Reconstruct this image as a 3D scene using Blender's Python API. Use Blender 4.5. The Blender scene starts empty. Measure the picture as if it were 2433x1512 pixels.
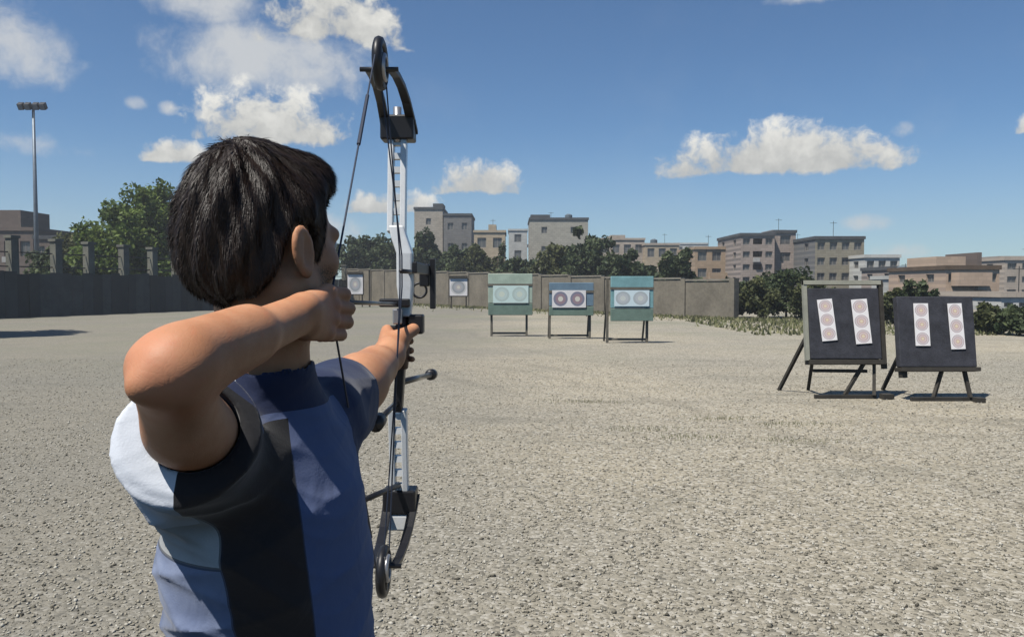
import bpy, bmesh, math, random
import numpy as np
from mathutils import Vector, Matrix, Euler

random.seed(7)
RNG = np.random.default_rng(7)
sc = bpy.context.scene
COL = sc.collection

# ------------------------------------------------------------------ camera
CAM_H = 1.6
FPX = 1894.0                      # focal length in pixels of a 2432 px wide picture
PITCH = math.atan(76 / FPX)       # looking slightly down
cam = bpy.data.cameras.new('camera')
cam.sensor_width = 36.0
cam.lens = 36.0 * FPX / 2432.0
cam.clip_start = 0.05
cam.clip_end = 5000.0
cam_ob = bpy.data.objects.new('camera', cam)
cam_ob.location = (0, 0, CAM_H)
cam_ob.rotation_euler = (math.pi / 2 - PITCH, 0, 0)
COL.objects.link(cam_ob)
sc.camera = cam_ob

# ------------------------------------------------------------------ render settings, exposure
sc.render.engine = 'CYCLES'
sc.view_settings.view_transform = 'Standard'
sc.view_settings.look = 'None'
sc.view_settings.gamma = 1.0
sc.view_settings.exposure = 0.25
sc.view_settings.use_curve_mapping = False
sc.cycles.use_denoising = True
sc.cycles.max_bounces = 6
sc.cycles.diffuse_bounces = 0
sc.cycles.caustics_reflective = False
sc.cycles.caustics_refractive = False
sc.render.resolution_x = 1024
sc.render.resolution_y = 636

# ------------------------------------------------------------------ sun
SUN = Vector((-0.36, -0.30, 0.88)).normalized()
SUN_EL = math.asin(SUN.z)
SUN_AZ = math.atan2(SUN.x, SUN.y)
sun = bpy.data.lights.new('sun', 'SUN')
sun.energy = 5.0
sun.angle = math.radians(0.53)
sun.color = (1.0, 0.955, 0.88)
sun_ob = bpy.data.objects.new('sun', sun)
sun_ob.rotation_euler = SUN.to_track_quat('Z', 'Y').to_euler()
sun_ob.location = (-20, -10, 40)
COL.objects.link(sun_ob)


# ------------------------------------------------------------------ node helper: arithmetic on sockets
class S:
    def __init__(s, nt, sock):
        s.nt, s.sock = nt, sock

    def _m(s, op, *args, clamp=False):
        n = s.nt.nodes.new('ShaderNodeMath')
        n.operation = op
        n.use_clamp = clamp
        for i, a in enumerate((s,) + args):
            if isinstance(a, S):
                s.nt.links.new(a.sock, n.inputs[i])
            else:
                n.inputs[i].default_value = float(a)
        return S(s.nt, n.outputs[0])

    def __add__(s, o): return s._m('ADD', o)
    __radd__ = __add__
    def __sub__(s, o): return s._m('SUBTRACT', o)
    def __rsub__(s, o): return s._m('MULTIPLY', -1.0)._m('ADD', o)
    def __mul__(s, o): return s._m('MULTIPLY', o)
    __rmul__ = __mul__
    def __truediv__(s, o): return s._m('DIVIDE', o)
    def mx(s, o): return s._m('MAXIMUM', o)
    def mn(s, o): return s._m('MINIMUM', o)
    def gt(s, o): return s._m('GREATER_THAN', o)
    def lt(s, o): return s._m('LESS_THAN', o)
    def frac(s): return s._m('FRACT')
    def sqrt(s): return s._m('SQRT')
    def abs(s): return s._m('ABSOLUTE')
    def pw(s, o): return s._m('POWER', o)
    def clamp(s): return s._m('ADD', 0.0, clamp=True)

    def smooth(s, lo, hi, a=0.0, b=1.0):
        n = s.nt.nodes.new('ShaderNodeMapRange')
        n.interpolation_type = 'SMOOTHSTEP'
        s.nt.links.new(s.sock, n.inputs[0])
        n.inputs[1].default_value = lo
        n.inputs[2].default_value = hi
        n.inputs[3].default_value = a
        n.inputs[4].default_value = b
        return S(s.nt, n.outputs[0])


def mixc(nt, fac, a, b):
    n = nt.nodes.new('ShaderNodeMix')
    n.data_type = 'RGBA'
    for i, v in ((0, fac), (6, a), (7, b)):
        if isinstance(v, S):
            nt.links.new(v.sock, n.inputs[i])
        elif isinstance(v, (tuple, list)):
            n.inputs[i].default_value = (*v, 1.0) if len(v) == 3 else v
        else:
            n.inputs[i].default_value = v
    return S(nt, n.outputs[2])


def noise(nt, vec, scale, detail=4.0, rough=0.55, dist=0.0, color=False):
    n = nt.nodes.new('ShaderNodeTexNoise')
    n.inputs['Scale'].default_value = scale
    n.inputs['Detail'].default_value = detail
    n.inputs['Roughness'].default_value = rough
    n.inputs['Distortion'].default_value = dist
    if vec is not None:
        nt.links.new(vec.sock, n.inputs['Vector'])
    return S(nt, n.outputs['Color' if color else 'Fac'])


def voronoi(nt, vec, scale, out='Distance', feature='F1', rnd=1.0):
    n = nt.nodes.new('ShaderNodeTexVoronoi')
    n.feature = feature
    n.inputs['Scale'].default_value = scale
    n.inputs['Randomness'].default_value = rnd
    if vec is not None:
        nt.links.new(vec.sock, n.inputs['Vector'])
    return S(nt, n.outputs[out])


# ------------------------------------------------------------------ world: sky with fair-weather clouds
world = bpy.data.worlds.new('World')
sc.world = world
world.use_nodes = True
world.cycles.sampling_method = 'MANUAL'
world.cycles.sample_map_resolution = 512
wt = world.node_tree
wt.nodes.clear()
w_out = wt.nodes.new('ShaderNodeOutputWorld')
w_bg = wt.nodes.new('ShaderNodeBackground')
w_bg.inputs['Strength'].default_value = 0.082
wt.links.new(w_bg.outputs[0], w_out.inputs[0])
sky = wt.nodes.new('ShaderNodeTexSky')
sky.sky_type = 'NISHITA'
sky.sun_disc = False
sky.sun_elevation = SUN_EL
sky.sun_rotation = SUN_AZ
sky.air_density = 1.0
sky.dust_density = 0.45
sky.ozone_density = 4.5
sky.altitude = 1200.0
tc = wt.nodes.new('ShaderNodeTexCoord')
dirv = S(wt, tc.outputs['Generated'])
sep = wt.nodes.new('ShaderNodeSeparateXYZ')
wt.links.new(tc.outputs['Generated'], sep.inputs[0])
DX, DY, DZ = (S(wt, sep.outputs[i]) for i in range(3))
AZ = DX._m('ARCTAN2', DY)
EL = DZ._m('ARCSINE')
warp = wt.nodes.new('ShaderNodeVectorMath')
warp.operation = 'MULTIPLY_ADD'
wn = noise(wt, dirv, 9.0, 4.0, 0.6, color=True)
wt.links.new(wn.sock, warp.inputs[0])
warp.inputs[1].default_value = (0.05, 0.05, 0.05)
wt.links.new(dirv.sock, warp.inputs[2])
WV = S(wt, warp.outputs[0])
N1 = noise(wt, WV, 26.0, 8.0, 0.62)           # puffs
N2 = noise(wt, WV, 7.0, 5.0, 0.6)             # broad
N3 = noise(wt, dirv, 60.0, 5.0, 0.6)


def ang(px, py):
    v = Vector(((px - 1216) / FPX, 1.0, (756 - py) / FPX))
    v.rotate(Euler((-PITCH, 0, 0)))
    v.normalize()
    return math.atan2(v.x, v.y), math.asin(v.z)


# fair-weather clouds: (left, right, top, base) in the view, weight
CUMULUS = [(590, 985, -95, 95, 0.95), (405, 850, 190, 335, 1.0), (320, 520, 315, 382, 0.9), (1025, 1250, 372, 458, 1.05),
           (1560, 2170, 290, 409, 1.12), (2405, 2520, 255, 310, 0.9), (770, 1090, 440, 505, 0.85)]
WISPS = [(330, 640, -90, 75, 1.15), (350, 900, 40, 240, 1.3), (2100, 2185, 280, 338, 0.7), (1980, 2150, 500, 552, 0.9), (280, 360, 222, 268, 0.7),
         (370, 430, 236, 280, 0.9), (-140, 230, -20, 240, 0.85), (2040, 2240, 570, 630, 0.8), (1790, 2030, -40, 20, 0.9), (640, 900, 490, 600, 0.8), (-200, 300, 300, 385, 0.6)]
cmb = wt.nodes.new('ShaderNodeCombineXYZ')
wt.links.new(AZ.sock, cmb.inputs[0])
wt.links.new(EL.sock, cmb.inputs[1])


def cloud_field(lst, flat):
    best = vbest = None
    for l, r, t, b, wgt in lst:
        (a0, e0), (a1, e1) = ang(l, b), ang(r, t)
        _, elb = ang((l + r) / 2, b)
        _, elt = ang((l + r) / 2, t)
        sx_, sy_ = 2 / (a1 - a0), 1 / (elt - elb)
        if not flat:
            sy_ *= 2.0
            elb = (elb + elt) / 2
        n = wt.nodes.new('ShaderNodeVectorMath')
        n.operation = 'MULTIPLY_ADD'
        wt.links.new(cmb.outputs[0], n.inputs[0])
        n.inputs[1].default_value = (sx_, sy_, 0)
        n.inputs[2].default_value = (-(a0 + a1) / 2 * sx_, -(elb + (0.10 / sy_ if flat else 0)) * sy_, 0)
        d = wt.nodes.new('ShaderNodeVectorMath')
        d.operation = 'DOT_PRODUCT'
        wt.links.new(n.outputs[0], d.inputs[0])
        wt.links.new(n.outputs[0], d.inputs[1])
        mm = S(wt, d.outputs['Value'])._m('MULTIPLY_ADD', -0.75, 0.75 * wgt)
        if flat:
            sp = wt.nodes.new('ShaderNodeSeparateXYZ')
            wt.links.new(n.outputs[0], sp.inputs[0])
            v = S(wt, sp.outputs[1])
            mm = mm.mn(v._m('MULTIPLY_ADD', 4.0, 0.75))
            if best is None:
                vbest = v
            else:
                sel = mm.gt(best)
                vbest = vbest + sel * (v - vbest)
        best = mm if best is None else best.mx(mm)
    return best, vbest


# the same kind of clouds goes on round the rest of the sky
away = AZ.abs().smooth(math.radians(36), math.radians(46)) * EL.smooth(0.03, 0.12)
N4 = noise(wt, WV, 3.2, 3.0, 0.5)
rest = (N4 - 0.60) * 5.0 * away - (1.0 - away) * 3.0
field, vb = cloud_field(CUMULUS, True)
field = field.mx(rest)
puff = (N1 - 0.52) * 2.1 + (N2 - 0.5) * 0.7
den = (field + puff).smooth(0.0, 0.48) * field.smooth(-0.45, 0.0)
wf, _ = cloud_field(WISPS, False)
wden = (wf + puff * 0.8).smooth(0.0, 1.0) * wf.smooth(-0.4, 0.1) * 0.85
hazef = EL.smooth(0.0, 0.20, 1.0, 0.0)
tint = wt.nodes.new('ShaderNodeMix')
tint.data_type = 'RGBA'
tint.blend_type = 'MULTIPLY'
tint.inputs[0].default_value = 1.0
wt.links.new(sky.outputs[0], tint.inputs[6])
tint.inputs[7].default_value = (0.74, 0.93, 1.03, 1.0)
skyc = mixc(wt, hazef * 0.26, S(wt, tint.outputs[2]), (5.5, 6.3, 6.45))
skyc = mixc(wt, (N2.smooth(0.5, 0.8) * EL.smooth(0.02, 0.5, 0.07, 0.03)), skyc, (6.2, 6.5, 6.8))
skyc = mixc(wt, wden, skyc, (6.7, 6.8, 6.8))
lit = (vb.mn(1.5).mx(-0.5) * 0.6 + (N1 - 0.5) * 1.7 + (N3 - 0.5) * 0.5).smooth(-0.25, 0.75)
skyc = mixc(wt, den, skyc, mixc(wt, lit, (5.3, 5.35, 5.2), (8.9, 8.8, 8.3)))
wt.links.new(skyc.sock, w_bg.inputs['Color'])


# ------------------------------------------------------------------ places in the world
def P(px, py, d):
    """point seen at pixel (px, py) of the 2432x1512 picture, d metres in front of the lens"""
    v = Vector(((px - 1216) / FPX * d, d, (756 - py) / FPX * d))
    v.rotate(Euler((-PITCH, 0, 0)))
    return v + Vector((0, 0, CAM_H))


def G(px, py):
    v = P(px, py, 1.0) - Vector((0, 0, CAM_H))
    t = CAM_H / -v.z
    return Vector((v.x * t, v.y * t, 0.0))


def zat(py, y):
    """height of something seen at row py when it stands y metres away"""
    v = P(1216, py, 1.0) - Vector((0, 0, CAM_H))
    return CAM_H + v.z * y / v.y


def xat(px, y):
    return (px - 1216) / FPX * y


# ------------------------------------------------------------------ mesh helper
def wloc(o):
    v = Vector((0, 0, 0))
    while o is not None:
        v += o.location
        o = o.parent
    return v


class MB:
    def __init__(s):
        s.v, s.f, s.mi = [], [], []

    def add(s, vs, fs, mi=0):
        k = len(s.v)
        s.v.extend([tuple(p) for p in vs])
        for f in fs:
            s.f.append(tuple(k + i for i in f))
            s.mi.append(mi)
        return s

    def box(s, x0, x1, y0, y1, z0, z1, mi=0, mat=None):
        vs = [Vector(p) for p in ((x0, y0, z0), (x1, y0, z0), (x1, y1, z0), (x0, y1, z0), (x0, y0, z1), (x1, y0, z1), (x1, y1, z1), (x0, y1, z1))]
        if mat is not None:
            vs = [mat @ p for p in vs]
        return s.add(vs, [(0, 3, 2, 1), (4, 5, 6, 7), (0, 1, 5, 4), (1, 2, 6, 5), (2, 3, 7, 6), (3, 0, 4, 7)], mi)

    def bar(s, a, b, w, h=None, up=(0, 0, 1), mi=0):
        """square bar from a to b"""
        a, b = Vector(a), Vector(b)
        h = h or w
        d = (b - a)
        L = d.length
        d.normalize()
        u = Vector(up)
        if abs(d.dot(u)) > 0.95:
            u = Vector((0, 1, 0))
        x = d.cross(u).normalized()
        z = x.cross(d).normalized()
        vs = []
        for p in (a, b):
            for sx, sz in ((-1, -1), (1, -1), (1, 1), (-1, 1)):
                vs.append(p + x * sx * w / 2 + z * sz * h / 2)
        return s.add(vs, [(0, 1, 2, 3), (7, 6, 5, 4), (0, 4, 5, 1), (1, 5, 6, 2), (2, 6, 7, 3), (3, 7, 4, 0)], mi)

    def tube(s, pts, rs, n=10, mi=0, caps=True):
        pts = [Vector(p) for p in pts]
        if not isinstance(rs, (list, tuple)):
            rs = [rs] * len(pts)
        rings = []
        ref = None
        vs, fs = [], []
        for i, p in enumerate(pts):
            d = (pts[min(i + 1, len(pts) - 1)] - pts[max(i - 1, 0)]).normalized()
            if ref is None or abs(ref.dot(d)) > 0.98:
                ref = Vector((0, 0, 1)) if abs(d.z) < 0.9 else Vector((1, 0, 0))
            x = d.cross(ref).normalized()
            y = x.cross(d).normalized()
            ref = y
            for k in range(n):
                t = 2 * math.pi * k / n
                vs.append(p + (x * math.cos(t) + y * math.sin(t)) * rs[i])
        for i in range(len(pts) - 1):
            for k in range(n):
                a, b = i * n + k, i * n + (k + 1) % n
                fs.append((a, b, b + n, a + n))
        if caps:
            fs.append(tuple(reversed(range(n))))
            fs.append(tuple(range((len(pts) - 1) * n, len(pts) * n)))
        return s.add(vs, fs, mi)

    def prism(s, prof, x0, x1, mi=0):
        """profile of (y, z) points pushed along x"""
        n = len(prof)
        vs = [(x0, y, z) for y, z in prof] + [(x1, y, z) for y, z in prof]
        fs = [tuple(range(n)), tuple(reversed(range(n, 2 * n)))]
        fs += [(i, i + n, (i + 1) % n + n, (i + 1) % n) for i in range(n)]
        return s.add(vs, fs, mi)

    def build(s, name, mat, parent=None, local=False, smooth=False, bevel=0.0):
        me = bpy.data.meshes.new(name)
        off = Vector((0, 0, 0)) if (local or parent is None) else wloc(parent)
        me.from_pydata([(p[0] - off.x, p[1] - off.y, p[2] - off.z) for p in s.v], [], s.f)
        mats = mat if isinstance(mat, (list, tuple)) else [mat]
        for m in mats:
            me.materials.append(m)
        if len(mats) > 1:
            me.polygons.foreach_set('material_index', s.mi)
        bm = bmesh.new()
        bm.from_mesh(me)
        bmesh.ops.recalc_face_normals(bm, faces=bm.faces)
        bm.to_mesh(me)
        bm.free()
        if smooth:
            me.polygons.foreach_set('use_smooth', [True] * len(me.polygons))
        me.update()
        o = bpy.data.objects.new(name, me)
        COL.objects.link(o)
        if parent is not None:
            o.parent = parent
        if bevel:
            b = o.modifiers.new('bevel', 'BEVEL')
            b.width = bevel
            b.segments = 2
            b.limit_method = 'ANGLE'
        return o


def empty(name, loc, label, cat, group=None, rz=0.0):
    o = bpy.data.objects.new(name, None)
    o.location = loc
    o.rotation_euler = (0, 0, rz)
    o.empty_display_size = 0.2
    COL.objects.link(o)
    tag(o, label, cat, group)
    return o


def tag(o, label=None, cat=None, group=None, kind=None):
    if label: o['label'] = label
    if cat: o['category'] = cat
    if group: o['group'] = group
    if kind: o['kind'] = kind
    return o


# ------------------------------------------------------------------ materials
def material(name):
    m = bpy.data.materials.new(name)
    m.use_nodes = True
    nt = m.node_tree
    b = nt.nodes['Principled BSDF']
    return m, nt, b


def coord(nt, kind='Object'):
    n = nt.nodes.new('ShaderNodeTexCoord')
    return S(nt, n.outputs[kind])


def bump(nt, b, height, strength=0.3, dist=0.01):
    n = nt.nodes.new('ShaderNodeBump')
    n.inputs['Strength'].default_value = strength
    n.inputs['Distance'].default_value = dist
    nt.links.new(height.sock, n.inputs['Height'])
    nt.links.new(n.outputs[0], b.inputs['Normal'])


def plain(name, col, rough=0.7, var=0.15, scale=3.0, metal=0.0, bstr=0.2, bdist=0.01, kind='Object', spec=0.4):
    """one colour with broad and fine mottling and a little relief"""
    m, nt, b = material(name)
    c = coord(nt, kind)
    n1 = noise(nt, c, scale, 6.0, 0.6)
    n2 = noise(nt, c, scale * 9, 4.0, 0.6)
    f = n1 * 0.65 + n2 * 0.35
    lo = tuple(x * (1 - var * 1.6) for x in col)
    hi = tuple(min(1, x * (1 + var * 1.6)) for x in col)
    cc = mixc(nt, f.smooth(0.25, 0.75), lo, hi)
    nt.links.new(cc.sock, b.inputs['Base Color'])
    b.inputs['Roughness'].default_value = rough
    b.inputs['Metallic'].default_value = metal
    b.inputs['Specular IOR Level'].default_value = spec
    if bstr:
        bump(nt, b, n2, bstr, bdist)
    return m


M = {}
# gravel ground
m, nt, b = material('gravel')
c = coord(nt)
big = noise(nt, c, 0.11, 5.0, 0.6)
mid = noise(nt, c, 0.9, 5.0, 0.65)
fine = noise(nt, c, 42.0, 4.0, 0.7)
cell = voronoi(nt, c, 42.0, 'Color')
sepc = nt.nodes.new('ShaderNodeSeparateColor')
nt.links.new(cell.sock, sepc.inputs[0])
cv = S(nt, sepc.outputs[0])
cd = voronoi(nt, c, 42.0, 'Distance')
base = mixc(nt, big.smooth(0.35, 0.65), (0.272, 0.250, 0.200), (0.362, 0.317, 0.232))
base = mixc(nt, mid.smooth(0.45, 0.75) * 0.5, base, (0.195, 0.183, 0.150))
base = mixc(nt, cv.smooth(0.66, 0.95) * 0.75, base, (0.47, 0.44, 0.375))
base = mixc(nt, (1.0 - cv).smooth(0.70, 0.97) * 0.80, base, (0.095, 0.088, 0.072))
base = mixc(nt, fine.smooth(0.55, 0.8) * 0.4, base, (0.15, 0.14, 0.118))
mpg = nt.nodes.new('ShaderNodeMapping')
mpg.inputs['Scale'].default_value = (0.35, 1.6, 1.0)
mpg.inputs['Rotation'].default_value = (0, 0, 0.25)
nt.links.new(c.sock, mpg.inputs[0])
streak = noise(nt, S(nt, mpg.outputs[0]), 0.9, 6.0, 0.62, 0.6)
base = mixc(nt, streak.smooth(0.54, 0.72) * 0.45, base, (0.17, 0.162, 0.128))
base = mixc(nt, (1.0 - streak).smooth(0.56, 0.75) * 0.35, base, (0.38, 0.35, 0.285))
sx = nt.nodes.new('ShaderNodeSeparateXYZ')
nt.links.new(c.sock, sx.inputs[0])
yy = S(nt, sx.outputs[1])
trk = None
for tcx, tcy, rad in ((-30.0, -2.0, 33.0), (-30.0, -2.0, 34.6), (26.0, 30.0, 27.5), (26.0, 30.0, 29.1), (3.0, 60.0, 49.0), (3.0, 60.0, 50.6)):
    ddx, ddy = S(nt, sx.outputs[0]) - tcx, yy - tcy
    band = ((ddx * ddx + ddy * ddy).sqrt() - rad + (mid - 0.5) * 0.25).abs().smooth(0.07, 0.22, 1.0, 0.0)
    trk = band if trk is None else trk.mx(band)
base = mixc(nt, trk * noise(nt, c, 0.5, 4.0).smooth(0.40, 0.62) * 0.30, base, (0.155, 0.142, 0.112))
# older, greyer gravel towards the fence side
base = mixc(nt, (S(nt, sx.outputs[0]) + (big - 0.5) * 6.0).smooth(-4.0, 2.5, 0.62, 0.0), base, (0.150, 0.144, 0.124))
green = (noise(nt, c, 0.16, 4.0, 0.6).smooth(0.45, 0.7) * yy.smooth(9.0, 30.0)) * 0.40
base = mixc(nt, green, base, (0.165, 0.18, 0.115))
nt.links.new(base.sock, b.inputs['Base Color'])
b.inputs['Roughness'].default_value = 0.95
b.inputs['Specular IOR Level'].default_value = 0.15
bump(nt, b, cd * -0.8 + fine * 0.5 + mid * 0.6, 0.6, 0.016)
M['gravel'] = m

# pebbles: per-stone colour
m, nt, b = material('pebble')
g = nt.nodes.new('ShaderNodeAttribute')
g.attribute_name = 'tone'
t = S(nt, g.outputs['Fac'])
pc = mixc(nt, t.smooth(0.0, 0.45), (0.078, 0.071, 0.055), (0.295, 0.268, 0.208))
pc = mixc(nt, t.smooth(0.5, 1.0), pc, (0.46, 0.435, 0.37))
nt.links.new(pc.sock, b.inputs['Base Color'])
b.inputs['Roughness'].default_value = 0.9
b.inputs['Specular IOR Level'].default_value = 0.2
M['pebble'] = m

M['wall'] = plain('rendered wall', (0.19, 0.168, 0.128), 0.92, 0.22, 0.7, bstr=0.4, bdist=0.03)
M['coping'] = plain('concrete coping', (0.23, 0.21, 0.17), 0.9, 0.15, 2.0)
M['pillar'] = plain('cast concrete pillar', (0.15, 0.148, 0.118), 0.9, 0.18, 1.5)
M['darkpanel'] = plain('dark sheet panel', (0.030, 0.031, 0.030), 0.8, 0.35, 1.2, bstr=0.3, bdist=0.02)
nt = M['darkpanel'].node_tree
oi = nt.nodes.new('ShaderNodeObjectInfo')
pc_ = mixc(nt, S(nt, oi.outputs['Random']), (0.042, 0.042, 0.037), (0.110, 0.106, 0.092))
pn_ = mixc(nt, noise(nt, coord(nt), 1.6, 6.0, 0.65).smooth(0.35, 0.75) * 0.5, pc_, (0.035, 0.036, 0.030))
nt.links.new(pn_.sock, nt.nodes['Principled BSDF'].inputs['Base Color'])
M['darkrail'] = plain('dark painted steel', (0.022, 0.023, 0.024), 0.55, 0.2, 3.0)
M['steel'] = plain('galvanised steel', (0.16, 0.19, 0.22), 0.5, 0.15, 2.0, metal=0.4)
M['lampglass'] = plain('floodlight glass', (0.20, 0.23, 0.26), 0.2, 0.1, 3.0)
M['bark'] = plain('bark', (0.09, 0.068, 0.048), 0.95, 0.3, 5.0, bstr=0.7, bdist=0.03)


def leafmat(name, a, bcol):
    m, nt, b = material(name)
    g = nt.nodes.new('ShaderNodeAttribute')
    g.attribute_name = 'tone'
    t = S(nt, g.outputs['Fac'])
    c = mixc(nt, t, a, bcol)
    nt.links.new(c.sock, b.inputs['Base Color'])
    b.inputs['Roughness'].default_value = 0.6
    b.inputs['Specular IOR Level'].default_value = 0.25
    tr = nt.nodes.new('ShaderNodeBsdfTranslucent')
    nt.links.new(c.sock, tr.inputs['Color'])
    mx = nt.nodes.new('ShaderNodeMixShader')
    mx.inputs[0].default_value = 0.30
    nt.links.new(b.outputs[0], mx.inputs[1])
    nt.links.new(tr.outputs[0], mx.inputs[2])
    nt.links.new(mx.outputs[0], nt.nodes['Material Output'].inputs[0])
    return m


M['leaf_fresh'] = leafmat('fresh leaves', (0.060, 0.105, 0.020), (0.19, 0.25, 0.055))
M['leaf_dark'] = leafmat('dark leaves', (0.030, 0.050, 0.022), (0.120, 0.150, 0.068))
M['leaf_olive'] = leafmat('olive leaves', (0.045, 0.056, 0.022), (0.150, 0.160, 0.065))
M['leaf_grass'] = leafmat('weedy grass', (0.13, 0.15, 0.06), (0.30, 0.28, 0.15))

M['green_board'] = plain('pale green foam', (0.40, 0.485, 0.39), 0.85, 0.12, 4.0)
M['green_low'] = plain('green foam', (0.16, 0.23, 0.185), 0.85, 0.15, 4.0)
M['slate_board'] = plain('slate grey foam', (0.155, 0.235, 0.30), 0.85, 0.12, 4.0)
M['teal_board'] = plain('teal foam', (0.21, 0.39, 0.40), 0.85, 0.12, 4.0)
M['char_board'] = plain('charcoal foam boss', (0.040, 0.041, 0.050), 0.9, 0.30, 5.0, bstr=0.5, bdist=0.01)
M['greywood'] = plain('weathered wood', (0.15, 0.135, 0.105), 0.85, 0.2, 6.0)
M['palewood'] = plain('pale wood', (0.30, 0.295, 0.235), 0.8, 0.12, 5.0)
M['blackwood'] = plain('dark stained wood', (0.040, 0.035, 0.027), 0.8, 0.25, 6.0)


def facemat(name, vertical, n, ink, sheet=((0.80, 0.76, 0.735), (0.87, 0.835, 0.81))):
    """paper target face: n spots of printed rings"""
    m, nt, b = material(name)
    c = coord(nt, 'Generated')
    s = nt.nodes.new('ShaderNodeSeparateXYZ')
    nt.links.new(c.sock, s.inputs[0])
    x, z = S(nt, s.outputs[0]), S(nt, s.outputs[2])
    if vertical:
        u, v = x - 0.5, (z * n).frac() - 0.5
    else:
        u, v = (x * n).frac() - 0.5, z - 0.5
    r = (u * u + v * v).sqrt()
    paper = noise(nt, coord(nt), 8.0, 4.0)
    col = mixc(nt, paper, *sheet)
    for rad, ic in ink:
        col = mixc(nt, r.lt(rad), col, ic)
    nt.links.new(col.sock, b.inputs['Base Color'])
    b.inputs['Roughness'].default_value = 0.75
    return m


M['face_v'] = facemat('three spot paper', True, 3, [(0.43, (0.46, 0.34, 0.34)), (0.39, (0.62, 0.57, 0.56)), (0.30, (0.52, 0.33, 0.31)), (0.26, (0.64, 0.53, 0.50)), (0.15, (0.58, 0.40, 0.32)), (0.10, (0.72, 0.62, 0.44))])
M['face_g'] = facemat('two spot paper green', False, 2, [(0.42, (0.47, 0.51, 0.51)), (0.30, (0.55, 0.57, 0.57)), (0.16, (0.66, 0.68, 0.62))], ((0.66, 0.78, 0.80), (0.74, 0.85, 0.86)))
M['face_p'] = facemat('two spot paper violet', False, 2, [(0.42, (0.23, 0.23, 0.30)), (0.30, (0.34, 0.24, 0.27)), (0.15, (0.72, 0.68, 0.58))])
M['face_w'] = facemat('single face paper', False, 1, [(0.45, (0.62, 0.61, 0.58)), (0.36, (0.33, 0.34, 0.35)), (0.27, (0.40, 0.42, 0.43)), (0.18, (0.50, 0.45, 0.43)), (0.09, (0.66, 0.63, 0.52))])
M['face_wash'] = facemat('sun washed paper', False, 2, [(0.42, (0.50, 0.60, 0.55)), (0.30, (0.56, 0.67, 0.62)), (0.16, (0.66, 0.72, 0.60))], ((0.60, 0.75, 0.70), (0.68, 0.83, 0.77)))

# ------------------------------------------------------------------ ground
g = MB()
g.add([(-2500, -300, 0), (2500, -300, 0), (2500, 3500, 0), (-2500, 3500, 0)], [(0, 1, 2, 3)])
go = g.build('ground', M['gravel'])
tag(go, kind='structure')


def scatter_mesh(name, V, F, tones, per, mat, kind, label, cat):
    me = bpy.data.meshes.new(name)
    me.vertices.add(len(V))
    me.vertices.foreach_set('co', V.astype(np.float32).ravel())
    nf, k = F.shape
    me.loops.add(nf * k)
    me.loops.foreach_set('vertex_index', F.astype(np.int32).ravel())
    me.polygons.add(nf)
    me.polygons.foreach_set('loop_start', np.arange(nf, dtype=np.int32) * k)
    me.update(calc_edges=True)
    at = me.attributes.new('tone', 'FLOAT', 'POINT')
    at.data.foreach_set('value', np.repeat(tones, per).astype(np.float32))
    me.materials.append(mat)
    o = bpy.data.objects.new(name, me)
    COL.objects.link(o)
    if kind:
        o['kind'] = kind
    if label:
        o['label'] = label
    if cat:
        o['category'] = cat
    return o


# loose pebbles on the ground
NP_ = 140000
yy_ = np.where(RNG.random(NP_) < 0.85, 2.6 + (RNG.random(NP_) ** 1.7) * 15.0, RNG.uniform(-3.0, 9.0, NP_))
xx_ = np.where(yy_ > 2.6, (RNG.random(NP_) * 2 - 1) * (0.68 * yy_ + 1.2), RNG.uniform(-5, 5, NP_))
far_ = RNG.random(NP_) < 0.10
xx_ = np.where(far_, RNG.uniform(-9, 9, NP_), xx_)
oct_v = np.array([(1, 0, 0), (-1, 0, 0), (0, 1, 0), (0, -1, 0), (0, 0, 1), (0, 0, -1)], float)
oct_f = np.array([(0, 2, 4), (2, 1, 4), (1, 3, 4), (3, 0, 4), (2, 0, 5), (1, 2, 5), (3, 1, 5), (0, 3, 5)])
sz = 0.0032 + 0.0095 * RNG.random(NP_) ** 2.8 + 0.004 * (RNG.random(NP_) > 0.985)
ja = oct_v[None] * (0.6 + 0.8 * RNG.random((NP_, 6, 1))) + RNG.normal(0, 0.22, (NP_, 6, 3))
an = RNG.random(NP_) * 6.283
ca, sa = np.cos(an)[:, None], np.sin(an)[:, None]
PX = (ja[..., 0] * ca - ja[..., 1] * sa) * sz[:, None] + xx_[:, None]
PY = (ja[..., 0] * sa + ja[..., 1] * ca) * sz[:, None] + yy_[:, None]
PZ = ja[..., 2] * sz[:, None] * 0.75 + (sz * 0.30)[:, None]
scatter_mesh('gravel_pebbles', np.stack([PX, PY, PZ], -1).reshape(-1, 3), (oct_f[None] + (np.arange(NP_) * 6)[:, None, None]).reshape(-1, 3),
             np.clip(RNG.normal(0.55, 0.30, NP_), 0, 1), 6, M['pebble'], 'stuff', 'loose grey and beige pebbles scattered over the open ground', 'gravel')


# ------------------------------------------------------------------ trees
def leaves(pts, size, rng, flat=0.0):
    """one bent leaf cluster (two triangles) at each point"""
    n = len(pts)
    a = rng.normal(0, 1, (n, 3)); a /= np.linalg.norm(a, axis=1)[:, None]
    b = rng.normal(0, 1, (n, 3)); b -= (a * b).sum(1)[:, None] * a; b /= np.linalg.norm(b, axis=1)[:, None]
    c = np.cross(a, b)
    s = size * (0.55 + 0.9 * rng.random(n))[:, None]
    q0 = pts - a * s
    q1 = pts + b * s * 0.55 + c * s * 0.25
    q2 = pts + a * s
    q3 = pts - b * s * 0.55 + c * s * 0.18
    V = np.stack([q0, q1, q2, q3], 1).reshape(-1, 3)
    F = (np.array([(0, 1, 2), (0, 2, 3)])[None] + (np.arange(n) * 4)[:, None, None]).reshape(-1, 3)
    return V, F


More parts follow.
